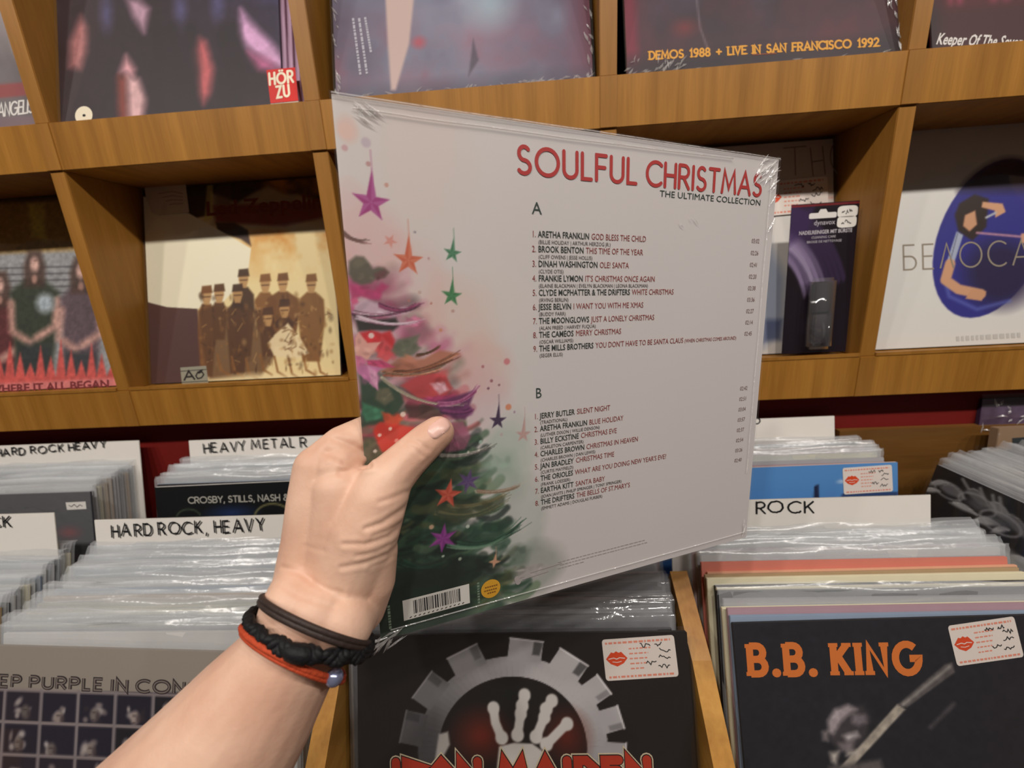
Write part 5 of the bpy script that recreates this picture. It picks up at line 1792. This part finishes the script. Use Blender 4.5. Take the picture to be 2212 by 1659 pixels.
def ball(c, r_):
    global nb
    tv, tf = _tpl[3 if r_ > .014 else 2]
    bv.append(np.asarray(c) + tv * r_)
    bf.append(tf + nb)
    nb += len(tv)


for ch in CH:
    for (p0, r0), (p1, r1) in zip(ch[:-1], ch[1:]):
        n_ = max(2, int(np.linalg.norm(p1 - p0) / (min(r0, r1) * .12)))
        for k in range(n_):
            t = k / n_
            ball(p0 * (1 - t) + p1 * t, r0 * (1 - t) + r1 * t)
    ball(*ch[-1])
bv, bf = np.concatenate(bv), np.concatenate(bf)
me0 = bpy.data.meshes.new('body')
me0.vertices.add(len(bv))
me0.vertices.foreach_set('co', bv.ravel())
me0.loops.add(bf.size)
me0.loops.foreach_set('vertex_index', bf.ravel().astype(np.int32))
me0.polygons.add(len(bf))
me0.polygons.foreach_set('loop_start', np.arange(0, bf.size, 3, dtype=np.int32))
me0.update(calc_edges=True)
tmp = bpy.data.objects.new('body', me0)
COL.objects.link(tmp)
md = tmp.modifiers.new('r', 'REMESH')
md.mode = 'VOXEL'
md.voxel_size = .0010
sm = tmp.modifiers.new('s', 'SMOOTH')
sm.factor = .5
sm.iterations = 14
dg = bpy.context.evaluated_depsgraph_get()
body = bpy.data.meshes.new_from_object(tmp.evaluated_get(dg))
bpy.data.objects.remove(tmp)
nv = len(body.vertices)
co = np.empty(nv * 3)
body.vertices.foreach_get('co', co)
co = co.reshape(-1, 3)
no = np.empty(nv * 3)
body.vertices.foreach_get('normal', no)
no = no.reshape(-1, 3)
px = to_px(co)
vd = CAM - co
vd /= np.linalg.norm(vd, axis=1)[:, None]
facing = np.clip(np.einsum('ij,ij->i', no, vd) * 3, 0, 1)
# not the far side: only skin nearer than the middle of the hand
CREASES = [([(705, 978), (745, 992), (790, 1003)], 7, .0013), ([(722, 948), (752, 958), (786, 975)], 6, .0010), ([(735, 1022), (770, 1014), (800, 1004)], 6, .0012), ([(742, 1000), (775, 1008), (800, 1008)], 5, .0010),
           ([(790, 1142), (825, 1130), (865, 1104), (884, 1090)], 5, .0010), ([(806, 1158), (838, 1146), (868, 1128), (882, 1110)], 4, .0005), ([(742, 1176), (790, 1176), (840, 1158), (876, 1128)], 5, .0009),
           ([(770, 1202), (815, 1192), (848, 1174), (868, 1156)], 4, .0005), ([(738, 1226), (790, 1216), (840, 1196), (864, 1172)], 5, .0008), ([(800, 1225), (830, 1214), (852, 1200)], 4, .0004), ([(820, 1085), (850, 1075), (880, 1062)], 5, .0006),
           ([(882, 948), (903, 955), (925, 972)], 5, .0006), ([(872, 958), (893, 967), (912, 985)], 4, .0005), ([(612, 1226), (650, 1240), (700, 1272), (740, 1282)], 5, .0006), ([(660, 1180), (700, 1190)], 5, .0003),
           ([(600, 1262), (650, 1290), (720, 1312)], 5, .0004)]
disp = np.zeros(nv)
for pts, wd_, dp_ in CREASES:
    d = np.full(nv, 1e9)
    for a0, b0 in zip(pts[:-1], pts[1:]):
        a0, b0 = np.array(a0, float), np.array(b0, float)
        e_ = b0 - a0
        t = np.clip(((px - a0) @ e_) / (e_ @ e_), 0, 1)
        d = np.minimum(d, np.hypot(*(px - a0 - t[:, None] * e_).T))
    dp_ *= .62
    disp += -dp_ * np.exp(-(d / wd_) ** 2) + .45 * dp_ * np.exp(-((d - 2.2 * wd_) / (1.2 * wd_)) ** 2)
co += no * (disp * facing)[:, None]
body.vertices.foreach_set('co', co.ravel())
body.polygons.foreach_set('use_smooth', np.ones(len(body.polygons), bool))
body.materials.clear()
body.materials.append(skin)
body.update()
body.name = 'person'
person = link('person', body)
tag(person, 'left hand and bare forearm of a person gripping the white record', 'person')

# thumb nail: a curved plate laid on the thumb
bvh = BVHTree.FromPolygons([tuple(c) for c in co], [tuple(p_.vertices) for p_ in body.polygons])
nail_m = plain('fingernail', (226, 182, 168), .3, .5, .03)
g = Geo()
axis = np.array([.80, -.60])
perp = np.array([.60, .80])
nc = np.array([948.0, 925.0])
nu_, nv_ = 9, 13
ok = {}
for j in range(nv_):
    for i in range(nu_):
        s_, t_ = -1 + 2 * j / (nv_ - 1), -1 + 2 * i / (nu_ - 1)
        w_ = 18 * (1 - max(0, abs(s_) - .55) ** 2 * 2.2)
        q_ = nc + axis * s_ * 28 + perp * t_ * w_ - axis * (t_ * t_) * 5 * (1 if s_ > 0 else -.6)
        d = Vector(ray(*q_))
        hit = bvh.ray_cast(Vector(CAM), d.normalized())
        if hit[0] is None:
            hit = (Vector(hp(*q_, .012)), Vector(HN), 0, 0)
        P_ = np.array(hit[0]) + np.array(hit[1]) * (.0007 if (abs(s_) < .99 and abs(t_) < .99) else -.0004)
        ok[(i, j)] = len(g.v)
        g.v.append(tuple(P_))
for j in range(nv_ - 1):
    for i in range(nu_ - 1):
        g.f.append((ok[(i, j)], ok[(i + 1, j)], ok[(i + 1, j + 1)], ok[(i, j + 1)]))
        g.m.append(0)
nail = g.build('thumb_nail', [nail_m], person, True)

# ------------------------------------------------------------------ bracelets
M_CORD = plain('dark_brown_leather', (58, 46, 42), .55, .3, .25, 300, .5)
M_BLACK = plain('black_braid', (24, 24, 26), .6, .25, .3, 400, .6)
M_ORANGE = plain('orange_red_cord', (186, 74, 44), .7, .2, .3, 500, .6)
M_BEAD = plain('silver_blue_bead', (150, 156, 190), .2, .6, .1, 80, 0, .6)


def loop_pts(left, right, front, d, rd, n=72):
    """closed loop round the wrist: its left, right and front points (photo pixels), depth d of its middle, half thickness rd"""
    l_, r_ = at_depth(*left, d), at_depth(*right, d)
    c_ = (l_ + r_) / 2
    A_ = (r_ - l_) / 2
    B_ = at_depth(*front, d - rd) - c_
    return [c_ + A_ * math.cos(t) + B_ * math.sin(t) for t in np.arange(n) * 2 * math.pi / n]


def tube(g_, pts, r_, m=0, closed=True, ns=8, rf=None):
    pts = [np.asarray(p_) for p_ in pts]
    n_ = len(pts)
    base = len(g_.v)
    for i in range(n_):
        t = pts[(i + 1) % n_] - pts[i - 1] if closed or 0 < i < n_ - 1 else (pts[1] - pts[0] if i == 0 else pts[-1] - pts[-2])
        t = t / np.linalg.norm(t)
        a_ = np.cross(t, FWD)
        if np.linalg.norm(a_) < .05: a_ = np.cross(t, UP)
        a_ /= np.linalg.norm(a_)
        b_ = np.cross(t, a_)
        rr = r_ if rf is None else r_ * rf(i)
        for k in range(ns):
            q_ = 2 * math.pi * k / ns
            g_.v.append(tuple(pts[i] + rr * (a_ * math.cos(q_) + b_ * math.sin(q_))))
    for i in range(n_ if closed else n_ - 1):
        for k in range(ns):
            i2, k2 = (i + 1) % n_, (k + 1) % ns
            g_.f.append((base + i * ns + k, base + i * ns + k2, base + i2 * ns + k2, base + i2 * ns + k))
            g_.m.append(m)


def bracelet(name, label, mats, build):
    g_ = Geo()
    build(g_)
    o_ = g_.build(name, mats, None, True)
    tag(o_, label, 'bracelet', 'bracelets on the wrist')
    return o_


L1 = loop_pts((566, 1297), (796, 1396), (664, 1362), .214, .0285)
L2 = loop_pts((544, 1328), (800, 1396), (640, 1407), .213, .0290)
L3 = loop_pts((529, 1350), (742, 1462), (604, 1420), .212, .0290)
bracelet('bracelet', 'dark brown leather cord bracelet nearest the hand', [M_CORD], lambda g_: (tube(g_, L1, .0017), tube(g_, [p_ + UP * .0024 + RIGHT * .0006 for p_ in L1], .0014)))


def braid(g_):
    n_ = len(L2) * 4
    P_ = [L2[(i // 4) % len(L2)] * (1 - (i % 4) / 4) + L2[(i // 4 + 1) % len(L2)] * (i % 4) / 4 for i in range(n_)]
    for ph in (0, 2.1, 4.2):
        tube(g_, [p_ + .0020 * (UP * math.sin(i * .32 + ph) - FWD * .7 * math.cos(i * .64 + ph)) for i, p_ in enumerate(P_)], .0021)


b2 = bracelet('bracelet', 'thick black braided bracelet in the middle', [M_BLACK], braid)
g = Geo()
kn = [L2[k] for k in range(15, 21)]
tube(g, [p_ - FWD * .001 for p_ in kn], .0042, 0, False, 8, lambda i: [.5, .95, 1, 1, .9, .5][i])
g.build('knot', [M_BLACK], b2, True)
b3 = bracelet('bracelet', 'thin orange red cord bracelet with a bead', [M_ORANGE], lambda g_: (tube(g_, L3, .0014), tube(g_, [p_ - UP * .0022 for p_ in L3], .0011)))
bm = bmesh.new()
bmesh.ops.create_uvsphere(bm, u_segments=16, v_segments=10, radius=.0042)
bc_ = at_depth(722, 1463, .196)
for v_ in bm.verts:
    v_.co = Vector(bc_) + v_.co
mb = bpy.data.meshes.new('bead')
bm.to_mesh(mb)
bm.free()
mb.materials.append(M_BEAD)
mb.polygons.foreach_set('use_smooth', np.ones(len(mb.polygons), bool))
bead = link('bead', mb, b3)
bead['label'] = 'shiny silver blue bead'
